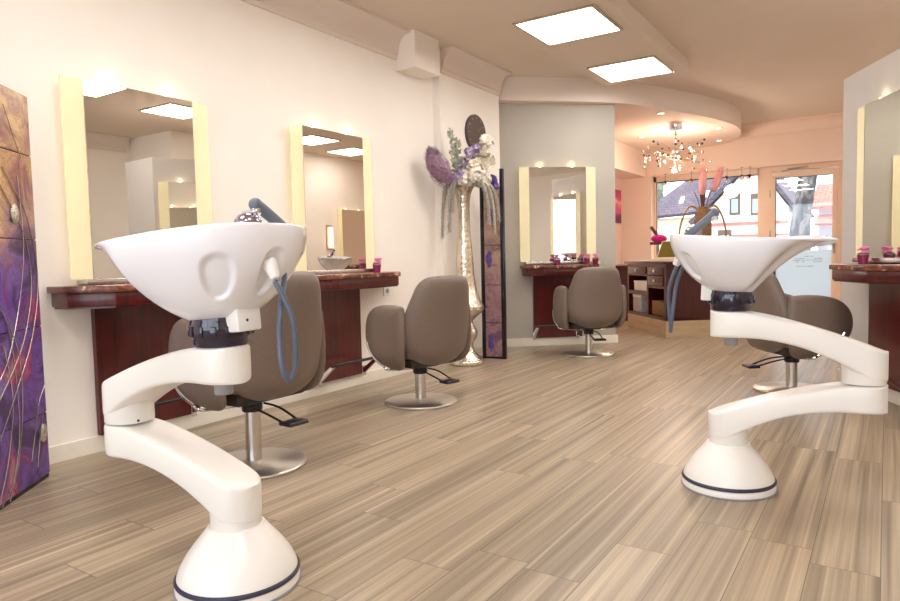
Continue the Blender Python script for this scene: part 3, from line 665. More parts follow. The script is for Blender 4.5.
for z in (0.045, 0.385, 0.5, 0.72, 0.9, 1.07):
    r = min(pr, key=lambda q: abs(q[1]-z))[0]
    bm = newbm(); lathe(bm, [(r-0.003, z-0.006), (r+0.004, z-0.003), (r+0.004, z+0.003), (r-0.003, z+0.006)], 48, caps=False); obj('vase_ring', bm, 'hammered', vs)
fb = thing('flower_arrangement', 'artificial bouquet of lilac, white blossoms, mauve plume and trailing catkins in silver vase', 'flowers', (VX, VY, 1.58))
# offsets are given in the frame facing the room: u = to the viewer right, w = depth
def uv(u, z, w=0.0): return Vector((u*0.8361-w*0.5486, u*0.5486+w*0.8361, z))
rf = random.Random(5)
bm = newbm()
c0, c1 = uv(-0.15, 0.02, -0.14), uv(-0.275, 0.27, -0.28)
for i in range(1500):
    t = rf.random(); rad = 0.108*sin(pi*min(1, t*0.85+0.14))**0.7
    d = Vector((rf.gauss(0, 1), rf.gauss(0, 1), rf.gauss(0, 1))).normalized(); p = c0.lerp(c1, t)+d*rad*rf.uniform(0.75, 0.95)
    e = p+(d*0.7+(c1-c0).normalized()*0.9)*rf.uniform(0.012, 0.032); s = d.cross((c1-c0)).normalized()*0.0045
    vv = [bm.verts.new(p-s), bm.verts.new(p+s), bm.verts.new(e)]; bm.faces.new(vv)
b = bmesh.new(); bmesh.ops.create_icosphere(b, subdivisions=4, radius=1)
for v in b.verts:
    t = (v.co.z+1)/2; q = c0.lerp(c1, t); rad = 0.092*sin(pi*min(1, t*0.85+0.14))**0.7 if abs(v.co.z) < 0.999 else 0
    h = Vector((v.co.x, v.co.y, 0)); 
    if h.length > 1e-4: h.normalize()
    v.co = q+h*rad*(1+0.2*noise.noise(v.co*6))
join(bm, b); obj('plume', bm, 'plume', fb, False)
bm = newbm()
for (u, top, w) in ((-0.105, 0.50, -0.05), (-0.045, 0.42, -0.06), (-0.08, 0.34, -0.10)):
    tube(bm, [uv(0, -0.02), uv(u*0.7, top*0.5, w), uv(u, top, w)], 0.003, 6, 4)
    nl = int(top*30)
    for i in range(nl):
        t = 0.25+0.75*i/nl; c = uv(u*(0.35+0.65*t), top*t+rf.uniform(-0.012, 0.012), w)
        for sgn in (-1, 1, 0):
            a = i*2.4+sgn*2.1+rf.uniform(-0.5, 0.5); d = Vector((cos(a), sin(a), rf.uniform(-0.1, 1.3))).normalized(); l = 0.062*(1.15-0.5*t)
            tip = c+d*l; s = d.cross(Vector((rf.uniform(-1, 1), rf.uniform(-1, 1), 0.6))).normalized()*0.021
            q = [bm.verts.new(c), bm.verts.new(c+d*l*0.55+s), bm.verts.new(tip), bm.verts.new(c+d*l*0.55-s+Vector((0, 0, 0.006)))]
            bm.faces.new(q)
obj('eucalyptus_stem', bm, 'eucalyptus', fb, False)
def blossoms(name, mat, spots, r0, per=7):
    bm = newbm()
    for (u, z, w, rad, n) in spots:
        for i in range(n):
            d = Vector((rf.gauss(0, 1), rf.gauss(0, 1), rf.gauss(0, 1))).normalized()
            c = uv(u, z, w)+d*rad*rf.uniform(0.6, 1)
            ax = d; a = ax.cross(Vector((0.3, 0.2, 1))).normalized(); b = ax.cross(a)
            for k in range(5):
                an = 2*pi*k/5+rf.random(); e = a*cos(an)+b*sin(an)
                p = c+e*r0*1.2+ax*r0*0.35; s = ax.cross(e)*r0*0.6
                q = [bm.verts.new(c), bm.verts.new(c+e*r0*0.6+s+ax*r0*0.2), bm.verts.new(p), bm.verts.new(c+e*r0*0.6-s+ax*r0*0.2)]
                bm.faces.new(q)
    return obj(name, bm, mat, fb, False)
blossoms('hydrangea_head', 'whitepetal', [(0.09, 0.10, -0.06, 0.10, 110), (0.02, 0.05, -0.11, 0.07, 50), (0.17, 0.06, -0.04, 0.08, 60), (0.09, 0.19, -0.05, 0.07, 40)], 0.024)
blossoms('orchid_spray', 'whitepetal', [(0.215, 0.38, -0.02, 0.045, 10), (0.20, 0.30, -0.03, 0.03, 5), (0.225, 0.21, -0.03, 0.045, 10), (0.16, 0.23, -0.05, 0.03, 6)], 0.046)
blossoms('lilac_blossom', 'lilac', [(0.07, 0.28, -0.04, 0.055, 34), (0.12, 0.32, -0.03, 0.045, 24), (0.02, 0.20, -0.05, 0.05, 26), (-0.03, 0.13, -0.06, 0.04, 18), (-0.07, 0.06, -0.09, 0.05, 26), (-0.13, 0.06, -0.10, 0.055, 34), (-0.04, 0.09, -0.12, 0.05, 26)], 0.020)
blossoms('violet_blossom', 'violet', [(0.255, 0.05, 0.02, 0.04, 26), (0.28, 0.0, 0.02, 0.03, 12)], 0.024)
for (u1, z1, w1, n) in ((-0.19, -0.44, -0.06, 0), (-0.13, -0.40, -0.12, 0), (-0.10, -0.22, -0.12, 0), (0.27, -0.42, -0.06, 0), (0.22, -0.34, -0.1, 0), (0.31, -0.30, -0.02, 0)):
    bm = newbm(); P = [uv(u1*0.3, 0.02, w1*0.5), uv(u1*0.75, 0.0, w1), uv(u1*0.95, z1*0.45, w1), uv(u1, z1, w1)]
    tube(bm, P, lambda t: 0.017*(1-0.5*t)+0.002, 8, 10)
    SPp = smoothpath(P, 60)
    for p in SPp[::1]:
        for q in range(3):
            d = Vector((rf.gauss(0, 1), rf.gauss(0, 1), rf.gauss(0, 0.6))).normalized(); s = d.cross(Vector((0, 0, 1)))
            if s.length < 0.05: continue
            s = s.normalized()*0.003; c = p+d*0.012; bm.faces.new([bm.verts.new(c+s), bm.verts.new(c-s), bm.verts.new(c+d*0.026-Vector((0, 0, 0.012)))])
    obj('catkin_strand', bm, 'strand', fb, False)

# ------------------------------------------------------------------ salon chair
def pad(outline, centre, mapfn, T, rings=10, p=5.0, crown_=0.0):
    """closed cushion: outline in 2D, mapped to 3D by mapfn(a, b, off), off along thickness"""
    O = [Vector((q.x, q.y)) for q in smoothpath([(a, b, 0) for a, b in outline+[outline[0]]], 6)[:-1]]
    C = Vector(centre); bm = newbm(); n = len(O); faces_ = {}
    ks = [sin(i/rings*pi/2) for i in range(rings+1)]
    R = {}
    for side in (1, -1):
        R[side] = []
        for i, k_ in enumerate(ks):
            if i == 0: R[side].append([bm.verts.new(mapfn(C.x, C.y, side*T/2))]); continue
            if i == rings and side == -1: R[side].append(R[1][-1]); continue
            th = T/2*(1-k_**p)**0.5 if k_ < 1 else 0
            R[side].append([bm.verts.new(mapfn(*(C+(q-C)*k_), side*th)) for q in O])
        for i in range(rings):
            A, B = R[side][i], R[side][i+1]
            for j in range(n):
                if len(A) == 1: bm.faces.new((A[0], B[j], B[(j+1) % n]))
                else: bm.faces.new((A[j], B[j], B[(j+1) % n], A[(j+1) % n]))
    return bm
def make_chair(label, raise_):
    t = thing('salon_chair', label, 'chair', (0, 0, 0), 0, 'taupe salon styling chairs')
    z = raise_
    hb = [(0.10, 0.852), (0.168, 0.84), (0.212, 0.80), (0.238, 0.73), (0.268, 0.63), (0.287, 0.53), (0.272, 0.43), (0.215, 0.34), (0.12, 0.292)]
    out = [(0.0, 0.854)]+hb+[(0, 0.28)]+[(-x_, z_) for x_, z_ in hb[::-1]]
    def mb(a, b, off):
        y = -0.245-0.16*max(0, b-0.42)**1.2+1.15*a*a+3.5*max(0, 0.42-b)**2
        return (a*(1-0.03), y+off, b+z)
    bm = pad(out, (0, 0.57), mb, 0.10, 12, 7); obj('backrest', bm, 'leather', t, angle=80)
    # arms
    ao = [(-0.185, 0.648), (-0.172, 0.670), (-0.08, 0.678), (0.04, 0.670), (0.15, 0.640), (0.237, 0.583), (0.278, 0.508), (0.266, 0.432), (0.20, 0.360), (0.10, 0.305), (0.0, 0.272), (-0.10, 0.264), (-0.165, 0.305), (-0.190, 0.42), (-0.194, 0.55)]
    for s in (-1, 1):
        def ma(a, b, off, s=s):
            x = 0.285-1.1*max(0, a-0.02)**2-2.2*max(0, 0.40-b)**2-0.02*(b-0.45)
            return (s*(x+off), a, b+z)
        bm = pad(ao, (0.0, 0.48), ma, 0.085, 10, 5); obj('armrest', bm, 'leather', t, angle=80)
        st = [Vector(ma(a_, b_, 0.043)) for a_, b_ in ((0.17, 0.430), (0.12, 0.375), (0.06, 0.325), (0.0, 0.288), (-0.04, 0.270))]
        bm = newbm(); tube(bm, st+[(s*0.12, -0.03, 0.252+z), (s*0.03, -0.02, 0.25+z)], 0.0055, 8, 6, 1.6); obj('chrome_strip', bm, 'chrome', t)
    bm = newbm(); box(bm, -0.245, 0.245, -0.20, 0.25, 0.33+z, 0.46+z, bev=0.05, seg=4); obj('seat_cushion', bm, 'leather', t, angle=80)
    bm = newbm(); box(bm, -0.2, 0.2, -0.16, 0.16, 0.27+z, 0.335+z, bev=0.02); obj('seat_pan', bm, 'seatdark', t)
    bm = newbm(); lathe(bm, [(0.045, 0.205+z), (0.048, 0.215+z), (0.048, 0.262+z), (0.07, 0.278+z)], 32); box(bm, -0.09, 0.09, -0.09, 0.09, 0.255+z, 0.275+z, bev=0.004); obj('swivel_mount', bm, 'black', t)
    bm = newbm(); lathe(bm, [(0.036, 0.012), (0.036, 0.21+z)], 32); obj('column', bm, 'steel', t)
    bm = newbm(); lathe(bm, [(0.240, 0.0), (0.243, 0.003), (0.243, 0.010), (0.236, 0.016), (0.05, 0.026), (0.038, 0.03)], 72); obj('base_disc', bm, 'disc', t, angle=50)
    bm = newbm()
    q = [(0.05, -0.03), (0.055, -0.12), (0.05, -0.26), (-0.05, -0.26), (-0.055, -0.12), (-0.05, -0.03)]
    for s in (-1, 1): tube(bm, [(s*0.045, -0.03, 0.235+z), (s*0.050, -0.13, 0.225+z), (s*0.040, -0.26, 0.188+z)], 0.0055, 8, 5)
    pd_ = obj('pump_pedal', bm, 'black', t)
    bm = newbm(); box(bm, -0.055, 0.055, -0.325, -0.245, 0.175+z, 0.193+z, bev=0.007, seg=3, mat=None); obj('pedal_pad', bm, 'black', pd_)
    return t
GC = 'taupe salon styling chairs'
chair = make_chair('taupe salon chair at the purple-column end, behind the first white washbasin', 0.055)
chair.location = (-2.474, 2.062, 0); chair.rotation_euler = (0, 0, radians(178-90))
chair2 = make_chair('taupe salon chair facing the second cream-wall mirror, near the silver vase', -0.01)
chair2.location = (-2.579, 3.55, 0); chair2.rotation_euler = (0, 0, radians(166-90))
dup(chair2, (-2.387, 6.058, 0), radians(131-90), 'taupe salon chair with its back turned, in front of the grey-wall console')
dup(chair2, (-0.53, 5.035, 0), radians(36-90), 'taupe salon chair seen side-on behind the second washbasin, facing the partition mirror')

# ------------------------------------------------------------------ backwash units
def arm_mesh(p0, z0, p1, z1, neck, th=0.104, r=0.076, steep=0.55):
    """arched beam from low end p0 (neck down to z=neck) to high end p1; z0,z1 = undersides"""
    a = Vector(p0); b = Vector(p1); Lh = (b-a).length; d = (b-a).normalized(); nrm = Vector((-d.y, d.x))
    bm = newbm(); rings = []; NS = 44; NC = 28
    ss = [-r+(Lh+2*r)*(0.5-0.5*cos(pi*i/NS)) for i in range(NS+1)]
    def sm(t): t = max(0, min(1, t)); return t*t*(3-2*t)
    for i, s in enumerate(ss):
        if s < 0: w = sqrt(max(0, r*r-s*s))
        elif s > Lh: w = sqrt(max(0, r*r-(s-Lh)**2))
        else: w = r
        w = max(w, 0.004)
        t = max(0, min(1, s/Lh))
        top = z0+th+(z1-z0)*(1-(1-min(1, max(0, (s+r*0.9)/(Lh*1.12)))) ** 1.4)
        bot = z0+(z1-z0)*(1-(1-min(1, max(0, (s+r*0.1)/(Lh*0.95))))**2.1)
        if top-bot > th*1.12: pass
        c = a+d*s; rad = min(0.020, w*0.8)
        pts = []
        hw, hh = w, (top-bot)/2; zc = (top+bot)/2
        for k_ in range(NC):
            an = 2*pi*k_/NC; ca, sa = cos(an), sin(an)
            qx = math.copysign(abs(ca)**0.24, ca)*hw; qz = math.copysign(abs(sa)**0.24, sa)*hh
            pts.append(bm.verts.new((c.x+nrm.x*qx, c.y+nrm.y*qx, zc+qz)))
        rings.append(pts)
    for A, B in zip(rings, rings[1:]):
        for j in range(NC): bm.faces.new((A[j], A[(j+1) % NC], B[(j+1) % NC], B[j]))
    bm.faces.new(rings[0][::-1]); bm.faces.new(rings[-1])
    lathe(bm, [(r*0.96, neck), (r*0.97, neck+0.004), (r*0.97, z0+th*0.5)], 40, (a.x, a.y, 0))
    return bm
def rim_pts(n):
    half = [(-0.255, 0), (-0.248, 0.07), (-0.225, 0.13), (-0.18, 0.185), (-0.10, 0.225), (0.0, 0.242), (0.11, 0.238), (0.20, 0.215), (0.265, 0.182), (0.32, 0.148), (0.355, 0.112), (0.362, 0.082), (0.345, 0.055), (0.312, 0.03), (0.298, 0)]
    full = half+[(x, -y) for x, y in half[-2:0:-1]]
    P = smoothpath([(x, y, 0) for x, y in full+[full[0]]], 20)[:-1]
    # resample evenly by arc length
    ds = [0]
    for i in range(len(P)): ds.append(ds[-1]+(P[(i+1) % len(P)]-P[i]).length)
    out = []; j = 0
    for i in range(n):
        tt = ds[-1]*i/n
        while ds[j+1] < tt: j += 1
        f = (tt-ds[j])/(ds[j+1]-ds[j]); out.append(P[j].lerp(P[(j+1) % len(P)], f))
    return out
def basin_mesh(H=0.212, n=360):
    R = rim_pts(n); bm = newbm(); rings = []
    def sstep(e0, e1, x): t = max(0, min(1, (x-e0)/(e1-e0))); return t*t*(3-2*t)
    def zrim(x, y):
        z = H-0.006*sin(pi*min(1, max(0, (x+0.25)/0.6)))-0.002
        if x > 0.30 and abs(y) < 0.08: z -= 0.035*(1-abs(y)/0.08)**0.7*sstep(0.30, 0.33, x)
        return z
    NT = 56
    for it in range(NT+1):
        t = it/NT; ring = []
        for p in R:
            ph = math.atan2(p.y, p.x); wsp = sstep(0.42, 0.92, cos(ph))
            rr = Vector((p.x, p.y)); Rl = rr.length; r0 = 0.085
            # convex side
            hc = sin(t*pi/2); zc = 0.6*(1-sqrt(max(0, 1-hc*hc)))+0.4*hc
            zc = min(1, zc) if t < 1 else 1
            hs = t; zs = 1-(1-t)**1.8
            h = hc*(1-wsp)+hs*wsp; zz = zc*(1-wsp)+zs*wsp
            q = rr.normalized()*(r0+(Rl-r0)*h)
            z = zz*zrim(p.x, p.y)
            # moulded hand-hold dimples on the back, a hose recess in the centre
            for (pc, tc, wa, wt, dep) in ((radians(140.5), 0.50, 0.215, 0.25, 0.017), (radians(-140.5), 0.50, 0.215, 0.25, 0.017), (radians(180), 0.52, 0.18, 0.25, 0.020)):
                da = (ph-pc+pi) % (2*pi)-pi
                e = (abs(da/wa)**2.3+abs((t-tc)/wt)**2.3)**(1/2.3)
                k_ = 1-sstep(0.70, 1.0, e)
                q -= rr.normalized()*dep*k_
            ring.append(bm.verts.new((q.x, q.y, z)))
        rings.append(ring)
    outer = list(rings)
    # rolled lip and inner bowl
    def ring_in(f, dz):
        return [bm.verts.new((0.05+(p.x-0.05)*f, p.y*f, zrim(p.x, p.y)+dz)) for p in R]
    for f, dz in ((0.995, 0.005), (0.978, 0.0075), (0.958, 0.005), (0.945, -0.004)): rings.append(ring_in(f, dz))
    for it in (52, 47, 41, 34, 26, 18, 10):
        f = 0.93*(1-0.06*(NT-it)/NT)
        rings.append([bm.verts.new((0.03+(v.co.x-0.03)*f, v.co.y*f, v.co.z+0.016+0.012*(NT-it)/NT)) for v in outer[it]])
    for A, B in zip(rings, rings[1:]):
        for j in range(n): bm.faces.new((A[j], A[(j+1) % n], B[(j+1) % n], B[j]))
    bm.faces.new(rings[0][::-1]); bm.faces.new(rings[-1]); return bm
def acos_(x): return math.acos(max(-1, min(1, x)))
def make_unit(label, base, elbow, top, bdir, tilt, handset, hose, H, sx):
    t = thing('washbasin_unit', label, 'washbasin', (base[0], base[1], 0), 0, 'swivel-arm hair washing units')
    e = (elbow[0]-base[0], elbow[1]-base[1]); c = (top[0]-base[0], top[1]-base[1])
    bm = newbm(); lathe(bm, [(0.172, 0.0), (0.177, 0.004), (0.178, 0.018), (0.174, 0.024), (0.175, 0.030), (0.171, 0.050), (0.160, 0.075), (0.145, 0.100), (0.124, 0.128), (0.099, 0.158), (0.081, 0.181)], 72); bs = obj('pedestal', bm, 'plastic', t, angle=40)
    bm = newbm(); prof = [(0.170+0.010*cos(a), 0.036+0.008*sin(a)) for a in [2*pi*i/12 for i in range(13)]]; lathe(bm, prof, 72, caps=False); obj('rubber_bumper', bm, 'bumper', bs)
    bm = newbm(); lathe(bm, [(0.180, 0.0), (0.182, 0.003), (0.180, 0.006)], 72); obj('foot_rim', bm, 'greyp', bs)
    bm = arm_mesh((0, 0), 0.200, e, 0.350, 0.179); a1_ = obj('lower_arm', bm, 'plastic', t, angle=60)
    bm = arm_mesh(e, 0.472, c, 0.620, 0.457); a2_ = obj('upper_arm', bm, 'plastic', t, angle=60)
    bm = newbm(); lathe(bm, [(0.024, 0.585), (0.026, 0.59), (0.026, 0.63)], 24, (c[0], c[1], 0)); obj('lock_knob', bm, 'greyp', a2_)
    bm = newbm(); dv = Vector((1.0, -0.22)).normalized()
    ball(bm, (e[0]+dv.x*0.072, e[1]+dv.y*0.072, 0.465), 0.0045, 10, 8); obj('screw', bm, 'black', a2_)
    bm = newbm(); lathe(bm, [(0.074, 0.725), (0.076, 0.73), (0.076, 0.742), (0.080, 0.748), (0.084, 0.755), (0.084, 0.786), (0.081, 0.795), (0.08, 0.805)], 48, (c[0], c[1], 0))
    for i in range(14):
        a = 2*pi*i/14; bx = Matrix.Translation((c[0], c[1], 0)) @ Matrix.Rotation(a, 4, 'Z'); box(bm, 0.080, 0.088, -0.008, 0.008, 0.752, 0.782, bev=0.002, mat=bx)
    obj('locking_collar', bm, 'collar', t)
    ang = math.atan2(bdir[1], bdir[0])
    BM = Matrix.Translation((c[0], c[1], 0.800)) @ Matrix.Rotation(ang, 4, 'Z') @ Matrix.Rotation(tilt, 4, 'Y') @ Matrix.Diagonal((sx, 1, 1, 1))
    bm = basin_mesh(H); bm.transform(BM); bo = obj('basin', bm, 'ceramic', t, angle=50)
    bm = newbm(); box(bm, -0.115, -0.045, -0.042, 0.042, -0.042, 0.022, bev=0.006); bm.transform(BM); obj('tilt_bracket', bm, 'white', bo)
    bm = newbm(); lathe(bm, [(0.004, -0.001), (0.004, 0.001)], 10); bm.transform(BM @ Matrix.Translation((-0.116, 0.01, -0.012)) @ Matrix.Rotation(pi/2, 4, 'Y')); obj('bracket_screw', bm, 'black', bo)
    # tap and handset
    bm = newbm(); lathe(bm, [(0.036, H-0.06), (0.036, H+0.016), (0.034, H+0.024), (0.024, H+0.036), (0.012, H+0.04)], 32, (-0.165, 0.02, 0)); bm.transform(BM); tp = obj('mixer_tap', bm, 'sprayer', bo)
    bm = newbm(); box(bm, -0.20, -0.15, 0.013, 0.027, H+0.038, H+0.048, bev=0.004); bm.transform(BM); obj('tap_lever', bm, 'chrome', tp)
    bm = newbm(); tube(bm, handset, lambda q: 0.0145+0.003*q, 16, 6); ball(bm, handset[-1], 0.0185, 16, 12); bm.transform(BM); hs = obj('shower_handset', bm, 'handset', bo)
    hp = Vector(handset[-1])
    bm = newbm(); lathe(bm, [(0.008, -0.030), (0.016, -0.024), (0.014, -0.005)], 20, tuple(hp)); bm.transform(BM); obj('spray_head', bm, 'chrome', hs)
    bm = newbm(); lathe(bm, [(0.010, -0.036), (0.014, -0.032), (0.021, 0.010), (0.019, 0.018)], 28); bm.transform(BM @ Matrix.Translation((-0.212, 0.0, 0.122)) @ Matrix.Rotation(radians(24), 4, 'Y')); obj('hose_outlet', bm, 'white', bo)
    bm = newbm(); tube(bm, [(a_+0.028*min(1, i_/3), b_, c_-0.006) for i_, (a_, b_, c_) in enumerate(hose)], 0.0078, 12, 10); bm.transform(BM); obj('shower_hose', bm, 'hose', bo)
    return t
bA, eA, cA = cf(-0.648, 1.93), cf(-1.035, 2.11), cf(-0.64, 1.85)
bB, eB, cB = cf(1.118, 2.665), cf(1.525, 2.44), cf(1.10, 2.60)
def dirw(r_, f_): v = Vector(cf(r_, f_)); return v.normalized()
def hose_pts(sw):
    return [(-0.222, 0.0, 0.09), (-0.245, 0.010*sw, 0.05), (-0.268, 0.022*sw, -0.01), (-0.272, 0.030*sw, -0.09), (-0.262, 0.028*sw, -0.145), (-0.258, 0.006*sw, -0.172), (-0.256, -0.010*sw, -0.13), (-0.252, -0.004*sw, -0.05), (-0.245, 0.020*sw, 0.03), (-0.222, 0.065*sw, 0.10), (-0.20, 0.085*sw, 0.14)]
hs1 = [(-0.195, -0.115, 0.205), (-0.187, -0.08, 0.235), (-0.172, -0.025, 0.282), (-0.168, -0.010, 0.292)]
hs2 = [(-0.205, 0.0, 0.190), (-0.16, -0.01, 0.230), (-0.095, -0.02, 0.288), (-0.082, -0.022, 0.298)]
make_unit('white swivel-arm hair washbasin beside the purple art column, its pedestal cut by frame bottom', bA, eA, cA, dirw(-0.86, 0.50), radians(4.5), hs1, hose_pts(-1), 0.228, 0.985)
u2_ = make_unit('white swivel-arm hair washbasin standing whole on the floor before the glass door', bB, eB, cB, dirw(0.91, -0.41), radians(3.2), hs2, hose_pts(0.6), 0.206, 0.94)

dup(u2_, (0.25, 7.25, 0), radians(200), 'white swivel-arm hair washbasin seen only in the second mirror')
# ------------------------------------------------------------------ reception desk
DC = Vector((-2.067, 7.568)); dA = math.atan2(0.777, -0.63)
# local x along the drawer face (from the near corner to the wall), local y = into the desk (negative) -> use rotated frame
dk = thing('reception_desk', 'dark mahogany reception desk with drawers and open compartments on pale plinth', 'desk', (DC.x, DC.y, 0), dA)
# with rz=dA local +x goes away-left, local -y goes away-right
LX, LY = 1.17, 1.30
bm = newbm(); box(bm, -0.0, LX, -LY, 0.0, 0.0, 0.19); obj('plinth', bm, 'beech', dk, False)
bm = newbm()
box(bm, 0, LX, -LY, -0.36, 0.19, 0.83)
for x0, x1 in ((0, 0.05), (0.50, 0.54), (1.13, LX)): box(bm, x0, x1, -0.36, 0, 0.19, 0.83)
box(bm, 0, LX, -0.36, 0, 0.19, 0.225); box(bm, 0, LX, -0.36, 0, 0.80, 0.83)
box(bm, 0.54, 1.13, -0.36, 0, 0.685, 0.705); box(bm, 0.54, 1.13, -0.36, 0, 0.45, 0.495); box(bm, 0.05, 0.50, -0.36, 0, 0.55, 0.575)
obj('carcass', bm, 'mahogany_dark', dk, False)
bm = newbm(); box(bm, -0.03, LX+0.06, -LY-0.03, 0.03, 0.83, 0.86, bev=0.004); obj('desk_top', bm, 'mahogany_dark', dk)
for x0, x1, z0, z1 in ((0.06, 0.49, 0.705, 0.795), (0.06, 0.49, 0.58, 0.695), (0.55, 1.12, 0.71, 0.795)):
    bm = newbm(); box(bm, x0, x1, -0.30, 0.012, z0, z1, bev=0.003); d_ = obj('drawer', bm, 'mahogany_dark', dk)
    bm = newbm(); xm = (x0+x1)/2; box(bm, xm-0.018, xm+0.018, 0.012, 0.035, (z0+z1)/2-0.018, (z0+z1)/2+0.018, bev=0.004); obj('knob', bm, 'chrome', d_)
dkp = lambda x, y, z: (DC.x+x*cos(dA)-y*sin(dA), DC.y+x*sin(dA)+y*cos(dA), z)
def deskbox(name, label, cat, x, y, z, sx, sy, sz, mat, lid=None, rz=0):
    bm = newbm(); box(bm, -sx/2, sx/2, -sy/2, sy/2, 0, sz, bev=0.004); o = obj(name, bm, mat); o.location = dkp(x, y, z); o.rotation_euler.z = dA+rz
    tag(o, label, cat)
    if lid:
        bm = newbm(); box(bm, -sx/2-0.004, sx/2+0.004, -sy/2-0.004, sy/2+0.004, sz*0.86, sz+0.003, bev=0.003); obj('lid', bm, lid, o)
    return o
deskbox('storage_box', 'flat white box on the upper open shelf of the reception desk', 'box', 0.80, -0.13, 0.497, 0.40, 0.22, 0.12, 'white', 'white')
deskbox('storage_bin', 'tall pale grey box in the lower open compartment of the desk', 'box', 0.90, -0.12, 0.227, 0.27, 0.2, 0.215, 'greycard', 'white')
deskbox('wicker_basket', 'brown wicker basket in the desk compartment under the two drawers', 'basket', 0.27, -0.15, 0.227, 0.38, 0.24, 0.17, 'wicker')
deskbox('paper_stack', 'loose white sheets lying on the desk edge beside the screen', 'papers', 1.02, -0.12, 0.861, 0.30, 0.21, 0.006, 'paper', rz=0.3)
deskbox('appointment_book', 'open cream appointment book lying on the reception desk', 'book', 0.62, -0.42, 0.861, 0.30, 0.2, 0.012, 'paper', rz=-0.1)
# till screen
SX = thing('desk_screen', 'cream framed olive screen tilted back on the reception desk', 'screen', dkp(0.235, -0.13, 0.861), radians(-17))
bm = newbm(); box(bm, -0.16, 0.16, -0.12, 0.10, 0, 0.03, bev=0.006); obj('screen_base', bm, 'peach', SX)
tm = Matrix.Translation((0, 0.02, 0.03)) @ Matrix.Rotation(radians(-32), 4, 'X')
bm = newbm(); box(bm, -0.165, 0.165, -0.012, 0.012, 0, 0.24, bev=0.006, mat=tm); obj('screen_casing', bm, 'peach', SX)
bm = newbm(); box(bm, -0.15, 0.15, -0.015, -0.0125, 0.012, 0.228, mat=tm); obj('display', bm, 'screen', SX, False)
# eyewear-like clutter
eg = thing('desk_ornament', 'small silver curled ornament on the desk beside the papers', 'ornament', dkp(0.78, -0.42, 0.861), 0)
bm = newbm()
for i in range(5):
    a = i*1.2; c = Vector((cos(a)*0.05, sin(a)*0.05, 0.02)); tube(bm, [c, c+Vector((0.02, 0.01, 0.03)), c+Vector((0.05, -0.01, 0.02)), c+Vector((0.06, 0.0, 0.0))], 0.008, 8, 5)
obj('ribbon_curls', bm, 'peach', eg)
# magenta stand
ms_ = thing('feather_stand', 'dark post stand with fluffy magenta roll behind the desk screen', 'stand', (-2.375, 8.36, 0.861), radians(30))
bm = newbm(); lathe(bm, [(0.06, 0), (0.06, 0.012), (0.008, 0.02), (0.008, 0.30)], 24); obj('post', bm, 'black', ms_)
bm = newbm(); box(bm, -0.10, 0.08, -0.03, 0.03, 0.20, 0.235, bev=0.006); obj('crossbar', bm, 'stem', ms_)
bm = newbm(); ico(bm, (0.01, 0, 0.275), 0.1, 3, 0.12, (1.0, 0.5, 0.5)); obj('magenta_roll', bm, 'magenta', ms_)
bm = newbm(); box(bm, -0.018, 0.018, -0.012, 0.012, 0.0, 0.14, bev=0.003, mat=Matrix.Translation((-0.01, 0, 0.31)) @ Matrix.Rotation(radians(-35), 4, 'Y')); obj('brush_handle', bm, 'stem', ms_)
# basket vase with pampas
BV = (-1.80, 8.14, 0.861)
bv = thing('basket_vase', 'brown wicker basket vase with tall arched straw handles on the reception desk', 'basket', BV, 0)
bm = newbm(); lathe(bm, [(0.06, 0), (0.065, 0.01), (0.085, 0.15), (0.10, 0.30), (0.098, 0.42), (0.08, 0.52), (0.055, 0.58), (0.05, 0.62), (0.045, 0.62), (0.05, 0.5)], 36); obj('basket_body', bm, 'wicker', bv)
def uw(u, z, w=0.0): return Vector((u*0.8361-w*0.5486, u*0.5486+w*0.8361, z))
for s in (-1, 1):
    bm = newbm(); tube(bm, [uw(s*0.04, 0.56), uw(s*0.09, 0.62), uw(s*0.16, 0.62), uw(s*0.23, 0.50), uw(s*0.27, 0.33), uw(s*0.25, 0.20), uw(s*0.085, 0.16)], 0.011, 8, 8); obj('handle', bm, 'rope', bv)
pg = thing('pampas_grass', 'two pink pampas plumes on dark stems standing in the basket vase', 'dried flowers', (BV[0], BV[1], BV[2]+0.6), 0)
for (u, z0, z1, lean) in ((-0.01, 0.16, 0.46, 0.02), (0.12, 0.20, 0.44, 0.10)):
    bm = newbm(); a = uw(u, z0); b2 = uw(u+lean, z1)
    tube(bm, [a, (a+b2)/2, b2], lambda t: 0.044*sin(pi*min(1, 0.12+t*0.86))**0.6, 12, 8)
    for i in range(260):
        t = rf.random(); d = Vector((rf.gauss(0, 1), rf.gauss(0, 1), 0.9)).normalized(); p = a.lerp(b2, t)+d*0.03; s = d.cross(Vector((0, 0, 1))).normalized()*0.004
        bm.faces.new([bm.verts.new(p+s), bm.verts.new(p-s), bm.verts.new(p+d*0.045)])
    obj('plume', bm, 'pampas', pg, False)
for (u, z1) in ((-0.03, 0.22), (-0.01, 0.26), (0.01, 0.24), (0.03, 0.22), (0.12, 0.25), (-0.10, 0.20)):
    bm = newbm(); tube(bm, [uw(u*0.15, -0.1), uw(u*0.5, z1*0.4), uw(u, z1)], 0.010 if abs(u) < 0.05 else 0.004, 6, 5); obj('stem', bm, 'stem', pg)
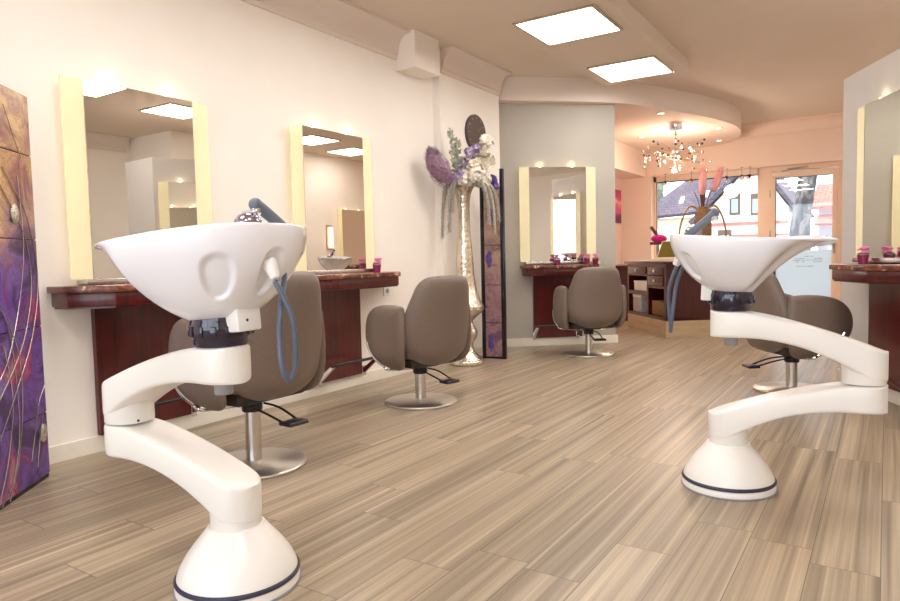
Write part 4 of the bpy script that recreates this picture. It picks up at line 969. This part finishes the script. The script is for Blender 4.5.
# pink picture and low cabinet in the recess
bm = newbm(); box(bm, -0.35, 0.35, -0.03, 0, 0, 0.52, bev=0.003); o = obj('canvas_picture', bm, 'picture'); o.location = (-3.598, 10.15, 1.45); o.rotation_euler.z = radians(90)
tag(o, 'pink and crimson landscape canvas on the wall beyond the grey diagonal wall', 'picture')
sb = thing('low_cabinet', 'dark mahogany low cabinet in the recess under the pink picture', 'cabinet', (-3.3, 9.9, 0), 0)
bm = newbm(); box(bm, -0.28, 0.28, -0.6, 0.6, 0, 0.76, bev=0.004); obj('body', bm, 'mahogany_dark', sb)
bm = newbm(); box(bm, -0.29, 0.32, -0.62, 0.62, 0.76, 0.79, bev=0.004); obj('top', bm, 'mahogany_dark', sb)
for y in (-0.3, 0.3):
    bm = newbm(); box(bm, 0.28, 0.295, y-0.28, y+0.28, 0.05, 0.74, bev=0.003); obj('cabinet_door', bm, 'mahogany_dark', sb)

# right-wall extras that the mirrors show: sconce, fifth console and mirror
sc = thing('wall_sconce', 'slim lit wall sconce seen only in the second mirror', 'wall lamp', (1.6, 8.68, 1.36), radians(-90))
bm = newbm(); box(bm, -0.07, 0.07, -0.02, 0, -0.22, 0.22, bev=0.004); obj('back_plate', bm, 'alu', sc)
bm = newbm(); lathe(bm, [(0.035, -0.18), (0.038, -0.17), (0.038, 0.17), (0.035, 0.18)], 20, (0, -0.05, 0)); obj('lamp_shade', bm, emis('sconce_glow', (1, 0.75, 0.45), 3.0), sc)

dup(mir, (1.6, 9.28, 0.857), radians(-90), 'backlit mirror on the far side wall, seen only as a reflection in the second mirror')
dup(con, (1.6, 9.30, 0), radians(-90), 'mahogany wall console under the mirror that shows only in reflection')
# ------------------------------------------------------------------ outside
bm = newbm(); box(bm, -40, 30, 11.2, 60, -0.25, -0.15); o = struct('street', bm, 'asphalt')
def uvroof(o, su=1.0):
    me = o.data; uvl = me.uv_layers.new(name='UVMap')
    for p in me.polygons:
        nrm = p.normal; a = Vector((nrm.y, -nrm.x, 0))
        if a.length < 1e-4: a = Vector((1, 0, 0))
        a.normalize(); b = nrm.cross(a)
        for li in p.loop_indices:
            co = me.vertices[me.loops[li].vertex_index].co; uvl.data[li].uv = (co.dot(a), co.dot(b))
HG = thing('gabled_house', 'white gable-fronted house with slate roof and red bands across the street', 'house', (-3.7, 24, -0.15))
def poly3(bm, pts, th):
    P = [Vector(p) for p in pts]; nrm = (P[1]-P[0]).cross(P[2]-P[0]).normalized()
    A = [bm.verts.new(p) for p in P]; B = [bm.verts.new(p+nrm*th) for p in P]
    bm.faces.new(A); bm.faces.new(B[::-1]); n = len(P)
    for i in range(n): bm.faces.new((A[i], A[(i+1) % n], B[(i+1) % n], B[i]))
# gable wall: apex z 3.95+0.15, half width 2.2
bm = newbm()
pts = [(-1.75, 0), (1.05, 0), (1.05, 2.5), (0.0, 4.05), (-1.75, 2.2)]
A = [bm.verts.new((x, 0, z)) for x, z in pts]; B = [bm.verts.new((x, 6, z)) for x, z in pts]
bm.faces.new(A); bm.faces.new(B[::-1])
for i in range(5): bm.faces.new((A[i], A[(i+1) % 5], B[(i+1) % 5], B[i]))
obj('gable_wall', bm, 'facade', HG, False)
bm = newbm(); poly3(bm, [(0, -0.25, 4.10), (1.22, -0.25, 2.36), (1.22, 6, 2.36), (0, 6, 4.10)], 0.12); poly3(bm, [(0, 6, 4.10), (-1.95, 6, 2.08), (-1.95, -0.25, 2.08), (0, -0.25, 4.10)], 0.12); r_ = obj('gable_roof', bm, 'slate', HG, False); uvroof(r_)
bm = newbm(); box(bm, -3.85, -1.75, 0.3, 3, 0, 2.36); obj('wing_wall', bm, 'facade_y', HG, False)
bm = newbm(); poly3(bm, [(-3.95, 0.0, 2.3), (-1.2, 0.0, 2.45), (-0.3, 3.0, 4.6), (-1.7, 3.0, 4.6)], 0.12); r_ = obj('wing_roof', bm, 'slate', HG, False); uvroof(r_)
for x, y, z in ((-2.45, 0.45, 2.85), (-1.65, 0.62, 3.03)):
    bm = newbm(); box(bm, -0.07, 0.07, -0.03, 0.03, 0, 0.42, mat=Matrix.Translation((x, y, z)) @ Matrix.Rotation(radians(-54), 4, 'X')); obj('skylight', bm, 'whiteframe', HG, False)
for (x0, x1, z0, z1) in ((-0.73, -0.41, 2.34, 3.04), (-0.08, 0.22, 2.30, 3.0), (-1.10, -0.68, 1.2, 1.85)):
    bm = newbm(); box(bm, x0, x1, -0.06, 0.02, z0, z1); w_ = obj('window', bm, 'winbrown', HG, False)
    bm = newbm(); box(bm, x0+0.06, x1-0.06, -0.075, -0.055, z0+0.07, z1-0.18); obj('pane', bm, 'winpane', w_, False)
bm = newbm(); box(bm, -1.75, 1.05, -0.05, 0.02, 1.99, 2.09); box(bm, -1.75, 1.05, -0.05, 0.02, 1.60, 1.67); obj('red_band', bm, 'redband', HG, False)
HR = thing('red_roofed_house', 'lilac-white house with red tiled roof seen beside the tree trunk', 'house', (-0.1, 31.5, -0.15))
bm = newbm(); box(bm, -2.3, 5, 0, 6, 0, 2.85); obj('house_wall', bm, 'facade_p', HR, False)
bm = newbm(); poly3(bm, [(-2.5, -0.5, 2.75), (5.2, -0.5, 2.95), (5.2, 2.0, 3.95), (-2.5, 2.0, 3.85)], 0.12); r_ = obj('house_roof', bm, 'redtile', HR, False); uvroof(r_)
bm = newbm(); poly3(bm, [(-2.3, -1.6, 2.05), (5, -1.6, 2.1), (5, 0.0, 2.5), (-2.3, 0.0, 2.45)], 0.1); r_ = obj('porch_roof', bm, 'redtile', HR, False); uvroof(r_)
TR = thing('plane_tree', 'mottled grey street tree trunk seen through the glass door', 'tree', (-1.45, 15, -0.15))
bm = newbm()
tube(bm, [(-0.02, 0, 0), (-0.02, 0, 0.8), (0.0, 0, 1.6), (0.10, 0, 2.4), (0.20, 0, 3.4), (0.35, 0, 5)], lambda t: 0.27-0.10*min(1, t*2.2), 20, 6)
tube(bm, [(0.05, 0, 2.3), (0.5, 0.3, 3.4), (1.2, 0.5, 4.6)], 0.09, 10, 5); tube(bm, [(0.05, 0, 2.6), (-0.6, 0.2, 3.8), (-1.2, 0.2, 4.6)], 0.08, 10, 5)
for v in bm.verts: v.co += v.normal*0
obj('trunk', bm, 'bark', TR)
bm = newbm()
for i in range(28): ico(bm, (random.uniform(-2.6, 2.8), random.uniform(-1.2, 1.6), random.uniform(4.0, 6.2)), random.uniform(0.5, 0.9), 2, 0.6)
obj('tree_crown', bm, 'foliage', TR, False)
TB = thing('background_tree', 'pale green tree rising behind the slate roof at the window corner', 'tree', (-14.2, 36, -0.15))
bm = newbm(); tube(bm, [(0, 0, 0), (0, 0, 3)], 0.3, 12, 0); obj('trunk', bm, 'bark', TB)
bm = newbm()
for i in range(30): ico(bm, (random.uniform(-3, 3.4), random.uniform(-1.5, 1.5), random.uniform(2.4, 6.6)), random.uniform(0.6, 1.2), 2, 0.7)
obj('tree_crown', bm, 'foliage', TB, False)
TS = thing('small_tree', 'bluish green tree behind the gable, beside the mottled trunk', 'tree', (-3.6, 31.2, -0.15))
bm = newbm(); tube(bm, [(0, 0, 0), (0, 0, 1.4)], 0.12, 10, 0); obj('trunk', bm, 'bark', TS)
bm = newbm()
for i in range(14): ico(bm, (random.uniform(-0.7, 0.5), random.uniform(-0.4, 0.4), random.uniform(1.4, 3.1)), random.uniform(0.3, 0.5), 2, 0.6)
obj('tree_crown', bm, 'foliage', TS, False)

# ------------------------------------------------------------------ world and camera
W = bpy.data.worlds.new('world'); S.world = W; W.use_nodes = True
bg = W.node_tree.nodes['Background']; bg.inputs[0].default_value = (0.82, 0.90, 1.0, 1); bg.inputs[1].default_value = 3.4

cam = bpy.data.cameras.new('camera'); co = bpy.data.objects.new('camera', cam); COL.objects.link(co)
cam.sensor_width = 36; cam.sensor_fit = 'HORIZONTAL'; cam.lens = 666.0/900*36; cam.clip_start = 0.05; cam.clip_end = 300
r_ = Vector((0.83661493, 0.54733797, -0.02228443)); f_ = Vector((-0.54755856, 0.83438097, -0.06315077)); u_ = r_.cross(f_)
mw = Matrix((( r_.x, u_.x, -f_.x, 0), (r_.y, u_.y, -f_.y, 0), (r_.z, u_.z, -f_.z, 0.95), (0, 0, 0, 1)))
co.matrix_world = mw
S.camera = co
S.view_settings.view_transform = 'Standard'; S.view_settings.look = 'None'; S.view_settings.gamma = 1
S.view_settings.use_curve_mapping = False; S.view_settings.exposure = 0.48
try: S.cycles.use_denoising = True
except Exception: pass
S.cycles.max_bounces = 8; S.cycles.diffuse_bounces = 5; S.cycles.glossy_bounces = 5; S.cycles.sample_clamp_indirect = 6
